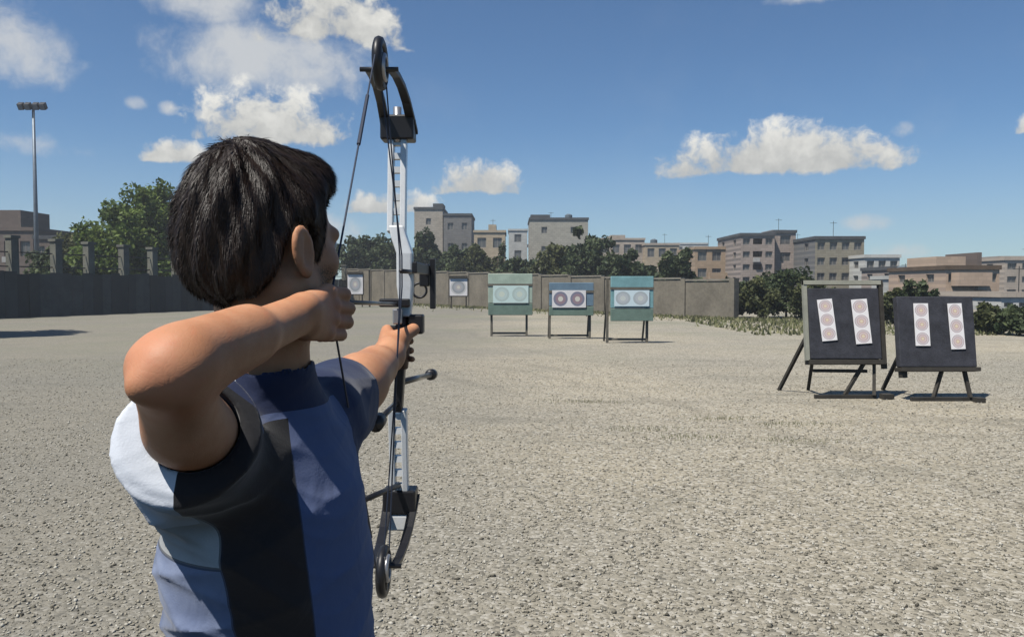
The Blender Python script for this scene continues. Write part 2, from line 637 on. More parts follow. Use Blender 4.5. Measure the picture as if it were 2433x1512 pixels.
def crown_points(n, w, h, z0, rng, clumps, shape='round', rag=0.16):
    """points spread in leaf clumps over an uneven crown"""
    cs = []
    while len(cs) < clumps:
        q = rng.uniform(-1, 1, 3)
        r = np.linalg.norm(q)
        if r > 1 or r < 0.30:
            continue
        if shape == 'cone' and math.hypot(q[0], q[1]) > 0.12 + 0.5 * (1 - q[2]):
            continue
        if shape == 'round' and q[2] < -0.72:
            continue
        cs.append(q * (1 + rng.normal(0, rag)))
    cs = np.array(cs)
    cr = rng.uniform(0.17, 0.38, clumps)
    idx = rng.integers(0, clumps, n)
    d = rng.normal(0, 1, (n, 3)); d /= np.linalg.norm(d, axis=1)[:, None]
    p = cs[idx] + d * (cr[idx] * rng.random(n) ** 0.45)[:, None]
    p[:, 0] *= w / 2; p[:, 1] *= w / 2
    p[:, 2] = z0 + h / 2 + p[:, 2] * h / 2
    ct = rng.normal(0, 0.22, clumps)
    tone = np.clip(0.45 + ct[idx] + rng.normal(0, 0.18, n), 0, 1)
    keep = p[:, 2] > 0.03
    return p[keep], tone[keep], cs


def tree(px, top, y, wpx, mat, label, cat='tree', group=None, n=9000, clumps=60, leaf=0.17, shape='round', trunk=0.28, name='broadleaf_tree', seed=0, xw=None, low=None):
    rng = np.random.default_rng(seed + int(abs(px) * 7))
    x = xat(px, y) if xw is None else xw
    H = zat(top, y)
    W = wpx * y / FPX
    z0 = H * (trunk if low is None else low)
    e = empty(name, (x, y, 0), label, cat, group)
    p, tone, cs = crown_points(n, W, H - z0, z0, rng, clumps, shape)
    V, F = leaves(p, leaf, rng)
    co = scatter_mesh('crown', V, F, tone, 4, mat, None, None, None)
    co.parent = e
    t = MB()
    r0 = max(0.03, H * 0.022)
    lean = rng.normal(0, 0.03 * H, 2)
    zt = z0 + (H - z0) * 0.62
    t.tube([(0, 0, -0.05), (lean[0] * .3, lean[1] * .3, zt * 0.35), (lean[0] * .8, lean[1] * .8, zt * 0.7), (lean[0], lean[1], zt)], [r0 * 1.25, r0, r0 * 0.7, r0 * 0.25], 8)
    order = rng.permutation(len(cs))[:9]
    for k in order:
        q = cs[k] * np.array([W / 2, W / 2, (H - z0) / 2]) + np.array([0, 0, z0 + (H - z0) / 2])
        f = rng.uniform(0.35, 0.75)
        s0 = Vector((lean[0] * f, lean[1] * f, zt * f))
        s1 = Vector(q)
        md = s0.lerp(s1, 0.5) + Vector((0, 0, 0.06 * H))
        t.tube([s0, md, s1], [r0 * 0.5, r0 * 0.3, r0 * 0.1], 6)
    t.build('trunk', M['bark'], e, local=True, smooth=True)
    return e


TG = 'trees behind the pillared fence'
tree(368, 446, 60, 165, M['leaf_fresh'], 'tallest green tree behind the fence, just left of the archer\'s head', group=TG, n=14000, clumps=90, seed=1)
tree(285, 508, 57, 185, M['leaf_fresh'], 'bright green rounded tree behind the fence, left of the tallest tree', group=TG, n=13000, clumps=90, seed=2, low=0.15)
tree(195, 556, 60, 150, M['leaf_olive'], 'low olive tree behind the fence, nearest the brown house', group=TG, n=9000, seed=3, low=0.12)
tree(445, 490, 64, 170, M['leaf_dark'], 'dark green tree behind the fence, mostly hidden by the archer\'s head', group=TG, n=11000, clumps=80, seed=4, low=0.12)
tree(120, 600, 52, 110, M['leaf_dark'], 'small dark tree behind the fence in front of the brown house', group=TG, n=3600, seed=5, low=0.15)
tree(560, 520, 72, 160, M['leaf_dark'], 'dark tree far behind the archer\'s head, beyond the fence', group=TG, n=9000, seed=6, low=0.1)
tree(680, 540, 80, 190, M['leaf_dark'], 'dark tree hidden behind the archer where fence and wall meet', group=TG, n=9000, seed=7, low=0.1)
TW = 'dark trees behind the boundary wall'
DW = [(862, 566, 92, 105, 'leaf_dark', 'dark tree behind the wall, right beside the archer\'s face', 0.2),
      (925, 574, 90, 90, 'leaf_dark', 'dark bushy tree behind the wall, just left of the bow riser', 0.2),
      (1012, 560, 88, 85, 'leaf_dark', 'dark tree behind the wall, just right of the bow riser', 0.2),
      (1078, 588, 86, 90, 'leaf_dark', 'low dark tree below the tall grey apartment block', 0.15),
      (1138, 598, 84, 80, 'leaf_olive', 'small olive tree below the cream house', 0.12),
      (1232, 612, 80, 90, 'leaf_dark', 'low dark tree left of the wide crowned tree', 0.15),
      (1320, 586, 74, 110, 'leaf_olive', 'olive tree on the left shoulder of the wide crowned tree', 0.15),
      (1390, 562, 72, 120, 'leaf_dark', 'wide crowned dark tree in front of the long beige block', 0.15),
      (1450, 600, 70, 85, 'leaf_dark', 'dark tree on the right shoulder of the wide crowned tree', 0.15),
      (1512, 612, 66, 90, 'leaf_dark', 'low dark tree behind the teal target board', 0.12),
      (1600, 596, 62, 90, 'leaf_dark', 'dark pointed tree behind the wall, right of the teal target board', 0.12)]
for k, (px, top, y, w, mt, lb, lo) in enumerate(DW):
    tree(px, top, y, w, M[mt], lb, group=TW, n=8000, clumps=60, leaf=0.22, seed=20 + k, low=lo)
tree(1192, 555, 83, 24, M['leaf_dark'], 'slim dark cypress standing right of the cream house', 'tree', None, n=1400, clumps=26, leaf=0.16, shape='cone', name='cypress_tree', seed=40, low=0.05)
SH = 'shrubs past the end of the wall'
for k, (px, top, y, w, mt, lb) in enumerate([
        (1745, 668, 41, 95, 'leaf_dark', 'dark shrub growing at the end of the boundary wall'),
        (1805, 672, 40, 90, 'leaf_olive', 'olive shrub in front of the block with dark loggias'),
        (1868, 640, 41, 110, 'leaf_dark', 'tall dark shrub left of the pale framed target'),
        (1930, 668, 38, 90, 'leaf_olive', 'olive shrub partly behind the pale framed target'),
        (2125, 690, 34, 60, 'leaf_olive', 'narrow green shrub between the two charcoal targets'),
        (2170, 672, 33, 80, 'leaf_dark', 'dark shrub rising behind the rightmost charcoal target'),
        (2352, 730, 27, 70, 'leaf_olive', 'low shrub right of the rightmost charcoal target'),
        (2425, 735, 26, 90, 'leaf_dark', 'dark low shrub at the right edge of the picture')]):
    tree(px, top, y, w, M[mt], lb, 'shrub', SH, n=5000, clumps=44, leaf=0.10, name='shrub', seed=60 + k, low=0.0)
# a tree just outside the picture on the left throws its shade across the gravel
tree(0, 300, 24.5, 390, M['leaf_olive'], 'tree left of the picture whose shade falls on the gravel', n=11000, clumps=80, seed=80, xw=-19.35, leaf=0.16, low=0.5)

# weeds along the wall foot and between the shrubs
NG = 9000
t_ = RNG.random(NG)
gx = np.where(t_ < 0.55, RNG.uniform(-14, 13, NG), RNG.uniform(8, 20, NG))
wy = 85.8 - (gx + 17.6) * 46.6 / 28.5
gy = np.where(t_ < 0.55, wy - RNG.exponential(1.6, NG) - 0.3, RNG.uniform(26, 40, NG))
gh = 0.05 + 0.14 * RNG.random(NG)
a_ = RNG.random(NG) * 6.283
tuft = RNG.random(NG) < 0.16
tc_ = np.array([(1.5, 8.9), (1.9, 8.4), (2.9, 8.2), (2.5, 9.6), (3.3, 9.2), (1.0, 11.0), (5.2, 7.0), (-3.8, 9.5)])[RNG.integers(0, 8, NG)]
gx = np.where(tuft, tc_[:, 0] + RNG.normal(0, 0.28, NG), gx)
gy = np.where(tuft, tc_[:, 1] + RNG.normal(0, 0.10, NG), gy)
gh = np.where(tuft, 0.012 + 0.03 * RNG.random(NG), gh)
gw = np.where(tuft, 0.004, 0.05)
V = np.stack([np.stack([gx + np.cos(a_) * gw, gy + np.sin(a_) * gw, 0 * gx], -1), np.stack([gx - np.cos(a_) * gw, gy - np.sin(a_) * gw, 0 * gx], -1), np.stack([gx + RNG.normal(0, 1, NG) * gw, gy + RNG.normal(0, 1, NG) * gw, gh], -1)], 1).reshape(-1, 3)
scatter_mesh('weedy_grass', V, np.arange(NG * 3).reshape(-1, 3), RNG.random(NG), 3, M['leaf_grass'], 'stuff', 'thin weedy grass along the foot of the wall', 'grass')

# ------------------------------------------------------------------ boundary wall (stepped bays)
W0, W1 = Vector((-17.6, 85.8, 0)), Vector((10.9, 39.2, 0))
we = empty('boundary_wall', W0, 'long beige rendered boundary wall running behind the green targets', 'wall')
dirw = (W1 - W0).normalized()
nrm = Vector((-dirw.y, dirw.x, 0))
if nrm.y > 0:
    nrm = -nrm
NB = 16
LW = (W1 - W0).length
bay = LW / NB
for k in range(NB):
    h = 3.45 - (3.45 - 1.95) * (k / (NB - 1))
    a = W0 + dirw * (bay * k + 0.16)
    bb = W0 + dirw * (bay * (k + 1) - 0.16)
    w = MB()
    w.bar(a + Vector((0, 0, h / 2 - 0.15)), bb + Vector((0, 0, h / 2 - 0.15)), 0.18, h + 0.2 - 0.1, up=(0, 0, 1))
    w.build('wall_panel', M['wall'], we)
    w = MB()
    w.bar(a + Vector((0, 0, h - 0.02)), bb + Vector((0, 0, h - 0.02)), 0.27, 0.09)
    w.build('coping', M['coping'], we)
    w = MB()
    q = W0 + dirw * bay * k
    w.bar(q + Vector((0, 0, -0.1)), q + Vector((0, 0, h + 0.06)), 0.32, 0.32, up=(dirw.x, dirw.y, 0))
    w.build('post', M['wall'], we)
w = MB()
w.bar(W1 + Vector((0, 0, -0.1)), W1 + Vector((0, 0, 2.0)), 0.34, 0.34, up=(dirw.x, dirw.y, 0))
w.build('post', M['wall'], we)

# ------------------------------------------------------------------ pillared fence on the left
F0, F1 = Vector((-27.6, 35.0, 0)), Vector((-17.0, 64.0, 0))
fe = empty('pillared_fence', F0, 'dark panel fence with pale concrete pillars along the left edge of the yard', 'fence')
df = (F1 - F0).normalized()
LF = (F1 - F0).length
# pillar places found along the line
places = []
for px in (-390, -200, -60, 32, 136, 213, 296, 364, 420, 470, 520):
    k = (px - 1216) / FPX
    places.append(F0 + df * ((k * F0.y - F0.x) / (df.x - k * df.y)))
for k in range(1, 7):
    places.append(places[10].lerp(W0, k / 6.3))
for i, q in enumerate(places):
    hh = 4.1 - 0.35 * min(1, max(0, i - 2) / 8)
    dd = (places[min(i + 1, len(places) - 1)] - places[max(0, i - 1)]).normalized()
    w = MB()
    w.bar(q + Vector((0, 0, -0.1)), q + Vector((0, 0, hh)), 0.42, 0.42, up=(dd.x, dd.y, 0))
    w.bar(q + Vector((0, 0, hh)), q + Vector((0, 0, hh + 0.14)), 0.54, 0.54, up=(dd.x, dd.y, 0))
    w.build('pillar', M['pillar'], fe)
    if i == len(places) - 1:
        break
    q2 = places[i + 1]
    dd = (q2 - q).normalized()
    front = Vector((dd.y, -dd.x, 0)) * 0.29
    L = (q2 - q).length
    npan = max(2, int(round(L / 0.62)))
    for j in range(npan):
        a = q + dd * (L * j / npan + 0.003)
        bb = q + dd * (L * (j + 1) / npan - 0.003)
        hp = 2.3 + random.uniform(-0.1, 0.1)
        off = front + Vector((dd.y, -dd.x, 0)) * random.uniform(-0.03, 0.03)
        w = MB()
        w.bar(a + off + Vector((0, 0, hp / 2)), bb + off + Vector((0, 0, hp / 2)), 0.05, hp)
        w.build('panel', M['darkpanel'], fe)
    for zz in (2.62, 3.35):
        w = MB()
        w.bar(q + dd * 0.25 + Vector((0, 0, zz)), q2 - dd * 0.25 + Vector((0, 0, zz)), 0.06, 0.06)
        w.build('rail', M['darkrail'], fe)

# ------------------------------------------------------------------ floodlight mast
yl = 70.0
xl = xat(90, yl)
me_ = empty('floodlight_mast', (xl, yl, 0), 'tall thin floodlight mast with twin lamps standing behind the left fence', 'lamp post')
ztop = zat(252, yl)
w = MB()
w.tube([(xl, yl, 0), (xl, yl, ztop * 0.5), (xl, yl, ztop)], [0.24, 0.17, 0.11], 10)
w.build('pole', M['steel'], me_, smooth=True)
w = MB()
w.bar((xl - 1.15, yl, ztop), (xl + 1.15, yl, ztop), 0.14, 0.14)
w.build('crossarm', M['steel'], me_)
for sx_ in (-0.95, -0.35, 0.35, 0.95):
    f = MB()
    mt = Matrix.Translation((xl + sx_, yl - 0.15, ztop - 0.05)) @ Euler((math.radians(35), 0, 0)).to_matrix().to_4x4()
    f.box(-0.24, 0.24, -0.22, 0.22, -0.28, 0.28, mat=mt)
    fo = f.build('floodlight', M['darkrail'], me_, bevel=0.03)
    f = MB()
    f.box(-0.20, 0.20, -0.235, -0.222, -0.24, 0.24, mat=mt)
    f.build('lens', M['lampglass'], fo)


# ------------------------------------------------------------------ buildings
def glassmat(name, col):
    m, nt, b = material(name)
    n = noise(nt, coord(nt), 0.9, 3.0)
    c = mixc(nt, n, tuple(x * 0.6 for x in col), col)
    nt.links.new(c.sock, b.inputs['Base Color'])
    b.inputs['Roughness'].default_value = 0.12
    return m


M['glass'] = glassmat('window glass', (0.15, 0.15, 0.145))
M['frame'] = plain('window frame', (0.27, 0.245, 0.21), 0.6, 0.1, 4.0)
M['coolbox'] = plain('cooler box', (0.42, 0.41, 0.38), 0.7, 0.15, 3.0)
M['tank'] = plain('water tank', (0.10, 0.13, 0.15), 0.6, 0.15, 2.0)


def brick(name, col, mortar, sx=1.0):
    m, nt, b = material(name)
    c = coord(nt)
    bt = nt.nodes.new('ShaderNodeTexBrick')
    mp = nt.nodes.new('ShaderNodeMapping')
    mp.inputs['Rotation'].default_value = (math.radians(90), 0, 0)
    nt.links.new(c.sock, mp.inputs[0])
    nt.links.new(mp.outputs[0], bt.inputs['Vector'])
    bt.inputs['Scale'].default_value = 1.0
    bt.inputs['Brick Width'].default_value = 0.6
    bt.inputs['Row Height'].default_value = 0.3
    bt.inputs['Mortar Size'].default_value = 0.012
    bt.inputs['Color1'].default_value = (*[x * 0.9 for x in col], 1)
    bt.inputs['Color2'].default_value = (*[min(1, x * 1.1) for x in col], 1)
    bt.inputs['Mortar'].default_value = (*mortar, 1)
    n = noise(nt, c, 0.35, 6.0, 0.65)
    n2 = noise(nt, c, 2.5, 5.0, 0.65)
    cc = mixc(nt, n.smooth(0.4, 0.75) * 0.45, S(nt, bt.outputs['Color']), tuple(x * 0.66 for x in col))
    cc = mixc(nt, n2.smooth(0.5, 0.8) * 0.3, cc, tuple(min(1, x * 1.25) for x in col))
    nt.links.new(cc.sock, b.inputs['Base Color'])
    b.inputs['Roughness'].default_value = 0.9
    return m


M['b_beige'] = brick('beige stone', (0.42, 0.37, 0.30), (0.24, 0.21, 0.17))
M['b_grey'] = brick('grey cement', (0.19, 0.182, 0.17), (0.13, 0.13, 0.13))  # this grey also carries the shade of the tall beige block's right face
M['b_cream'] = brick('cream stone', (0.47, 0.38, 0.26), (0.38, 0.31, 0.22))
M['b_drab'] = brick('drab brick', (0.41, 0.385, 0.315), (0.22, 0.20, 0.17))
M['b_pink'] = brick('pinkish stone', (0.47, 0.395, 0.315), (0.34, 0.29, 0.24))
M['b_ochre'] = brick('ochre brick', (0.40, 0.29, 0.19), (0.32, 0.24, 0.16))
M['b_mauve'] = brick('mauve brick', (0.385, 0.315, 0.265), (0.20, 0.17, 0.15))
M['b_olive'] = brick('olive grey stone', (0.31, 0.275, 0.20), (0.18, 0.165, 0.12))
M['b_pale'] = brick('pale render', (0.50, 0.50, 0.46), (0.44, 0.44, 0.41))
M['b_white'] = brick('off white render', (0.56, 0.55, 0.50), (0.48, 0.47, 0.43))
M['b_peach'] = brick('peach stone', (0.50, 0.37, 0.265), (0.40, 0.30, 0.23))
M['b_brown'] = brick('brown brick', (0.15, 0.115, 0.095), (0.12, 0.095, 0.08))
M['r_dark'] = plain('dark roof felt', (0.07, 0.075, 0.08), 0.85, 0.2, 0.7)
M['r_brown'] = plain('brown roof edge', (0.10, 0.068, 0.042), 0.85, 0.2, 0.9)


def facade(w, L, H, t, opens):
    """a wall in the xz plane (outside at y=0, inside at y=t) with window holes"""
    xs = sorted({0.0, L, *[o[0] for o in opens], *[o[1] for o in opens]})
    zs = sorted({0.0, H, *[o[2] for o in opens], *[o[3] for o in opens]})
    for i in range(len(xs) - 1):
        for j in range(len(zs) - 1):
            cx, cz = (xs[i] + xs[i + 1]) / 2, (zs[j] + zs[j + 1]) / 2
            if any(o[0] < cx < o[1] and o[2] < cz < o[3] for o in opens):
                continue
            w.append(((xs[i], 0, zs[j]), (xs[i + 1], 0, zs[j]), (xs[i + 1], 0, zs[j + 1]), (xs[i], 0, zs[j + 1])))
    for x0, x1, z0, z1 in opens:
        w.append(((x0, 0, z0), (x0, t, z0), (x0, t, z1), (x0, 0, z1)))
        w.append(((x1, 0, z0), (x1, 0, z1), (x1, t, z1), (x1, t, z0)))
        w.append(((x0, 0, z0), (x1, 0, z0), (x1, t, z0), (x0, t, z0)))
        w.append(((x0, 0, z1), (x0, t, z1), (x1, t, z1), (x1, 0, z1)))


def building(label, x0, x1, top, y, deep, mat, rows, cols, rz=0.0, side=None, cols_s=2, penthouse=None, roof='r_dark', cat='building', name='apartment_block', balcony=None, zb=0.0, ww=1.3, wh=1.45, tank=None, cornice=True, group='blocks of the town beyond the wall', mat_s=None, loggia=None):
    """front face from pixel column x0 to x1 at y metres"""
    xa, xb = xat(x0, y), xat(x1, y)
    L = (xb - xa) / max(0.3, math.cos(rz))
    H = zat(top, y)
    e = empty(name, (xa, y, 0), label, cat, group, rz)
    st = H / rows
    mats = [M[mat], M[mat_s or mat]]

    def opens(Lw, nc, skip=0):
        out = []
        if nc == 0:
            return out
        sp = Lw / nc
        for r in range(rows):
            for c_ in range(nc):
                cx = sp * (c_ + 0.5)
                w_ = min(ww, sp * 0.62)
                if loggia is not None and c_ == loggia and Lw == L:
                    out.append((cx - sp * 0.42, cx + sp * 0.42, r * st + st * 0.34, r * st + st * 0.80))
                    continue
                z0 = r * st + st * 0.30
                z1 = min(z0 + wh, (r + 1) * st - 0.35)
                out.append((cx - w_ / 2, cx + w_ / 2, z0, z1))
        return out

    sides = [(L, cols, Matrix.Identity(4), 0),
             (deep, cols_s, Matrix.Translation((0, deep, 0)) @ Matrix.Rotation(-math.pi / 2, 4, 'Z'), 1),
             (deep, cols_s, Matrix.Translation((L, 0, 0)) @ Matrix.Rotation(math.pi / 2, 4, 'Z'), 1),
             (L, 0, Matrix.Translation((L, deep, 0)) @ Matrix.Rotation(math.pi, 4, 'Z'), 0)]
    wall = MB()
    wins = []
    for Lw, nc, mt, mi in sides:
        op = opens(Lw, nc)
        quads = []
        facade(quads, Lw, H, 0.22, op)
        for q in quads:
            wall.add([mt @ Vector(p) for p in q], [(0, 1, 2, 3)], mi)
        wins += [(o, mt) for o in op]
    wall.add([(0.3, 0.3, H - 0.3), (L - 0.3, 0.3, H - 0.3), (L - 0.3, deep - 0.3, H - 0.3), (0.3, deep - 0.3, H - 0.3)], [(0, 1, 2, 3)])
    wall.build('wall', mats, e, local=True)
    if cornice:
        r_ = MB()
        r_.box(-0.12, L + 0.12, -0.12, 0.25, H, H + 0.35)
        r_.box(-0.12, L + 0.12, deep - 0.25, deep + 0.12, H, H + 0.35)
        r_.box(-0.12, 0.25, 0.25, deep - 0.25, H, H + 0.35)
        r_.box(L - 0.25, L + 0.12, 0.25, deep - 0.25, H, H + 0.35)
        r_.build('parapet', M[roof], e, local=True)
    for (a0, a1, z0, z1), mt in wins:
        if loggia is not None and mt == Matrix.Identity(4) and a1 - a0 > L / cols * 0.8:
            fm = MB()
            fm.box(a0 - 0.15, a1 + 0.15, 0.225, 1.6, z0 - 0.1, z1 + 0.1)
            del fm.f[2], fm.mi[2]
            fm.build('loggia', M['b_brown'], e, local=True)
            continue
        fm = MB()
        for bx in ((a0, a0 + 0.08, z0, z1), (a1 - 0.08, a1, z0, z1), (a0 + 0.08, a1 - 0.08, z0, z0 + 0.08), (a0 + 0.08, a1 - 0.08, z1 - 0.08, z1), ((a0 + a1) / 2 - 0.03, (a0 + a1) / 2 + 0.03, z0 + 0.08, z1 - 0.08)):
            fm.box(bx[0], bx[1], 0.14, 0.20, bx[2], bx[3], mat=mt)
        fo = fm.build('window', M['frame'], e, local=True)
        pm = MB()
        pm.box(a0 + 0.08, a1 - 0.08, 0.165, 0.18, z0 + 0.08, z1 - 0.08, mat=mt)
        pm.build('pane', M['glass'], fo, local=True)
    if penthouse:
        for f0, f1, hh, mm in penthouse:
            pb = MB()
            pb.box(L * f0, L * f1, deep * 0.2, deep * 0.7, H - 0.3, H + hh)
            pb.build('stair_head', M[mm], e, local=True)
    if tank:
        for f0 in tank:
            tb = MB()
            tb.tube([(L * f0, deep * 0.4, H - 0.3), (L * f0, deep * 0.4, H + 1.1), (L * f0, deep * 0.4, H + 1.3)], [0.6, 0.6, 0.25], 12)
            tb.build('water_tank', M['tank'], e, local=True)
    rb = random.Random(label)
    for q in range(min(len(wins), rb.randint(1, 3))):
        (a0, a1, z0, z1), mt = rb.choice(wins)
        if a1 - a0 > 2.0:
            continue
        ab = MB()
        ab.box(a0, a0 + 0.75, -0.42, -0.003, z0 - 0.62, z0 - 0.08, mat=mt)
        ab.build('air_conditioner', M['coolbox'], e, local=True)
    for q in range(rb.choice((0, 0, 1))):
        ax_ = rb.uniform(0.15, 0.85) * L
        hh_ = rb.uniform(1.2, 2.4)
        ab = MB()
        ab.tube([(ax_, deep * 0.3, H - 0.3), (ax_, deep * 0.3, H + hh_)], 0.03, 5)
        for zz in (0.9,):
            ab.bar((ax_ - 0.45 * zz, deep * 0.3, H + hh_ * zz), (ax_ + 0.45 * zz, deep * 0.3, H + hh_ * zz), 0.04)
        ab.build('aerial', M['darkrail'], e, local=True)
    if balcony:
        f0, f1, rws = balcony
        for r in rws:
            zb_ = r * st + 0.15
            bb_ = MB()
            bb_.box(L * f0, L * f1, -1.1, -0.002, zb_, zb_ + 0.18)
            bo = bb_.build('balcony', M[mat], e, local=True)
            bb_ = MB()
            bb_.box(L * f0, L * f1, -1.1, -1.0, zb_ + 0.18, zb_ + 1.1)
            bb_.box(L * f0, L * f0 + 0.1, -1.0, -0.002, zb_ + 0.18, zb_ + 1.1)
            bb_.box(L * f1 - 0.1, L * f1, -1.0, -0.002, zb_ + 0.18, zb_ + 1.1)
            bb_.build('parapet', M[mat], bo, local=True)
    return e


building('brown brick house behind the fence at the left edge', -70, 82, 548, 78, 10, 'b_brown', 2, 4, name='brick_house', cat='house', roof='b_brown', penthouse=[(0.0, 0.62, 2.2, 'b_brown')], group='houses behind the left fence')
building('low brown house with a dark roof behind the fence, below the lamp mast', 84, 146, 568, 74, 9, 'b_brown', 2, 2, name='low_house', cat='house', group='houses behind the left fence', ww=1.0)
building('tall beige apartment block with a grey side, just right of the bow', 985, 1052, 497, 128, 9, 'b_beige', 4, 1, ww=0.8, wh=1.0, mat_s='b_grey', penthouse=[(0.62, 0.98, 1.1, 'r_dark')])  # grey side has its shade put into the wall colour
building('grey cement block joined to the right of the tall beige block', 1054, 1120, 512, 127, 10, 'b_grey', 4, 2, ww=0.9, wh=1.1, cornice=True)  # grey block stands in for the beige block's shaded right face
building('small cream house right of the grey cement block', 1126, 1200, 552, 118, 9, 'b_cream', 3, 2, roof='b_cream', penthouse=[(0.45, 0.7, 1.3, 'b_cream')], name='cream_house', cat='house')
building('pale slab block seen between the cream house and the long beige block', 1208, 1252, 548, 150, 10, 'b_pale', 4, 1, roof='b_pale')
building('long beige block with a dark box on its roof', 1258, 1396, 522, 125, 11, 'b_drab', 4, 2, ww=0.9, wh=1.0, penthouse=[(0.02, 0.36, 1.0, 'r_dark')], tank=(0.7,))
building('broad pinkish block behind the teal target board', 1422, 1530, 570, 135, 12, 'b_pink', 3, 4, roof='b_pink', penthouse=[(0.30, 0.62, 1.0, 'b_pink')])
building('lower cream block beside the broad pinkish block', 1532, 1612, 582, 132, 12, 'b_cream', 3, 3, roof='b_pink', tank=(0.4,))
building('far off white block above the right end of the wall', 1600, 1680, 580, 190, 12, 'b_white', 4, 3, roof='b_white')
building('ochre brick house left of the block with dark loggias', 1650, 1752, 592, 105, 11, 'b_ochre', 3, 3, roof='b_ochre', balcony=(0.3, 0.98, (1,)), name='brick_house', cat='house')
building('mauve brick block with a column of dark open loggias', 1758, 1838, 560, 98, 11, 'b_mauve', 5, 3, loggia=1)
building('plain mauve tower joined to the block with dark loggias', 1839, 1888, 553, 99, 9, 'b_mauve', 4, 1, penthouse=[(0.1, 0.8, 0.5, 'b_mauve')])
building('pale grey block between the mauve tower and the olive block', 1886, 1932, 585, 120, 9, 'b_pale', 4, 2)
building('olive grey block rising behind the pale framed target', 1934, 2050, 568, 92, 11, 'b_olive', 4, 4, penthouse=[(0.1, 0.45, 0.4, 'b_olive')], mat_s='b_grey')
building('off white house right of the olive grey block', 2052, 2135, 612, 88, 9, 'b_white', 3, 3, roof='b_white', name='white_house', cat='house')
building('low mauve house seen between the two charcoal targets', 2128, 2160, 640, 80, 8, 'b_mauve', 2, 1, name='low_house', cat='house')
building('pale house with a small roof tank behind the rightmost target', 2160, 2245, 662, 75, 8, 'b_pale', 2, 3, roof='b_pale', tank=(0.25,), name='pale_house', cat='house')
building('peach stone house with a dark roof edge, right of the targets', 2245, 2372, 640, 66, 10, 'b_peach', 2, 4, roof='r_brown', penthouse=[(0.05, 0.62, 1.15, 'b_peach'), (0.84, 0.93, 1.5, 'b_brown')], balcony=(0.1, 0.72, (1,)), name='peach_house', cat='house')
building('wide pinkish block at the right edge of the picture', 2384, 2560, 618, 96, 12, 'b_pink', 3, 5, roof='b_pink', penthouse=[(0.1, 0.5, 0.6, 'b_pink')])
building('low pale house in front of the pinkish block at the right edge', 2378, 2520, 706, 52, 8, 'b_white', 1, 4, roof='b_pink', name='pale_house', cat='house')


# ------------------------------------------------------------------ far targets (70 m line)
def far_butt(px0, px1, top, bot, y, label):
    x0, x1 = xat(px0, y), xat(px1, y)
    zt, zb = zat(top, y), zat(bot, y)
    e = empty('target_butt', ((x0 + x1) / 2, y, 0), label, 'target', 'butts near the wall')
    w = MB(); w.box(x0 - 0.05, x1 + 0.05, y, y + 0.18, zb - 0.08, zt + 0.06)
    w.build('board', M['blackwood'], e)
    w = MB(); w.box(x0, x1, y - 0.008, y - 0.001, zb, zt)
    w.build('target_face', M['face_w'], e)
    for x in (x0 + 0.1, x1 - 0.1):
        w = MB(); w.bar((x, y + 0.25, 0), (x, y + 0.23, zt), 0.08)
        w.build('leg', M['blackwood'], e)
    w = MB(); w.box(x0 - 0.02, x1 + 0.02, y - 0.1, y + 0.2, zt + 0.07, zt + 0.22)
    w.build('top_beam', M['blackwood'], e)


far_butt(826, 862, 652, 698, 62, 'white ringed target just right of the archer\'s chin')
far_butt(1068, 1110, 662, 702, 58, 'white ringed target with a black top beam, right of the bow')
xp = xat(878, 62)
pe = empty('marker_post', (xp, 62, 0), 'thin dark post standing between the archer\'s face and the bow', 'post')
w = MB(); w.bar((xp, 62, 0), (xp, 62, zat(642, 62)), 0.12, 0.12); w.build('post_shaft', M['blackwood'], pe)
w = MB(); w.box(xp - 0.09, xp + 0.09, 61.91, 62.09, zat(642, 62), zat(642, 62) + 0.05); w.build('cap', M['blackwood'], pe)


# ------------------------------------------------------------------ middle targets on stands
def mid_target(px0, px1, top, bot, base, mats, paper, pmat, legs, label):
    g_ = G((px0 + px1) / 2, base)
    y = g_.y
    x0, x1 = xat(px0, y), xat(px1, y)
    zt, zb = zat(top, y), zat(bot, y)
    e = empty('target_stand', ((x0 + x1) / 2, y, 0), label, 'target', 'coloured targets in the middle of the yard')
    zs = zb + (zt - zb) * 0.74
    zm = zb + (zt - zb) * 0.28
    for a, b_, mm, nm in ((zs + 0.012, zt, mats[0], 'upper_board'), (zm + 0.012, zs, mats[1], 'middle_board'), (zb, zm, mats[2], 'lower_board')):
        w = MB(); w.box(x0 + 0.02, x1 - 0.02, y - 0.05, y + 0.10, a, b_)
        w.build(nm, M[mm], e, bevel=0.012)
    w = MB(); w.box(x0, x1, y - 0.065, y - 0.052, zs - 0.05, zs + 0.02)
    w.build('strap', M['greywood'], e)
    p0, p1, pt, pb = paper
    w = MB(); w.box(xat(p0, y), xat(p1, y), y - 0.075, y - 0.068, zat(pb, y), zat(pt, y))
    w.build('target_face', M[pmat], e)
    for q in legs:
        xl_ = xat(q, y)
        w = MB(); w.bar((xl_, y + 0.16, 0.0), (xl_, y + 0.14, zt - 0.05), 0.07, 0.07)
        w.build('leg', M['greywood'], e)
    xa, xb = xat(legs[0], y), xat(legs[1], y)
    w = MB(); w.bar((xa, y + 0.23, 0.10), (xb, y + 0.23, 0.10), 0.05, 0.06)
    w.build('cross_bar', M['greywood'], e)
    for xl_ in (xa, xb):
        w = MB(); w.bar((xl_, y + 0.95, 0.0), (xl_, y + 0.2, zt * 0.8), 0.05, 0.05)
        w.build('back_brace', M['greywood'], e)
    return e


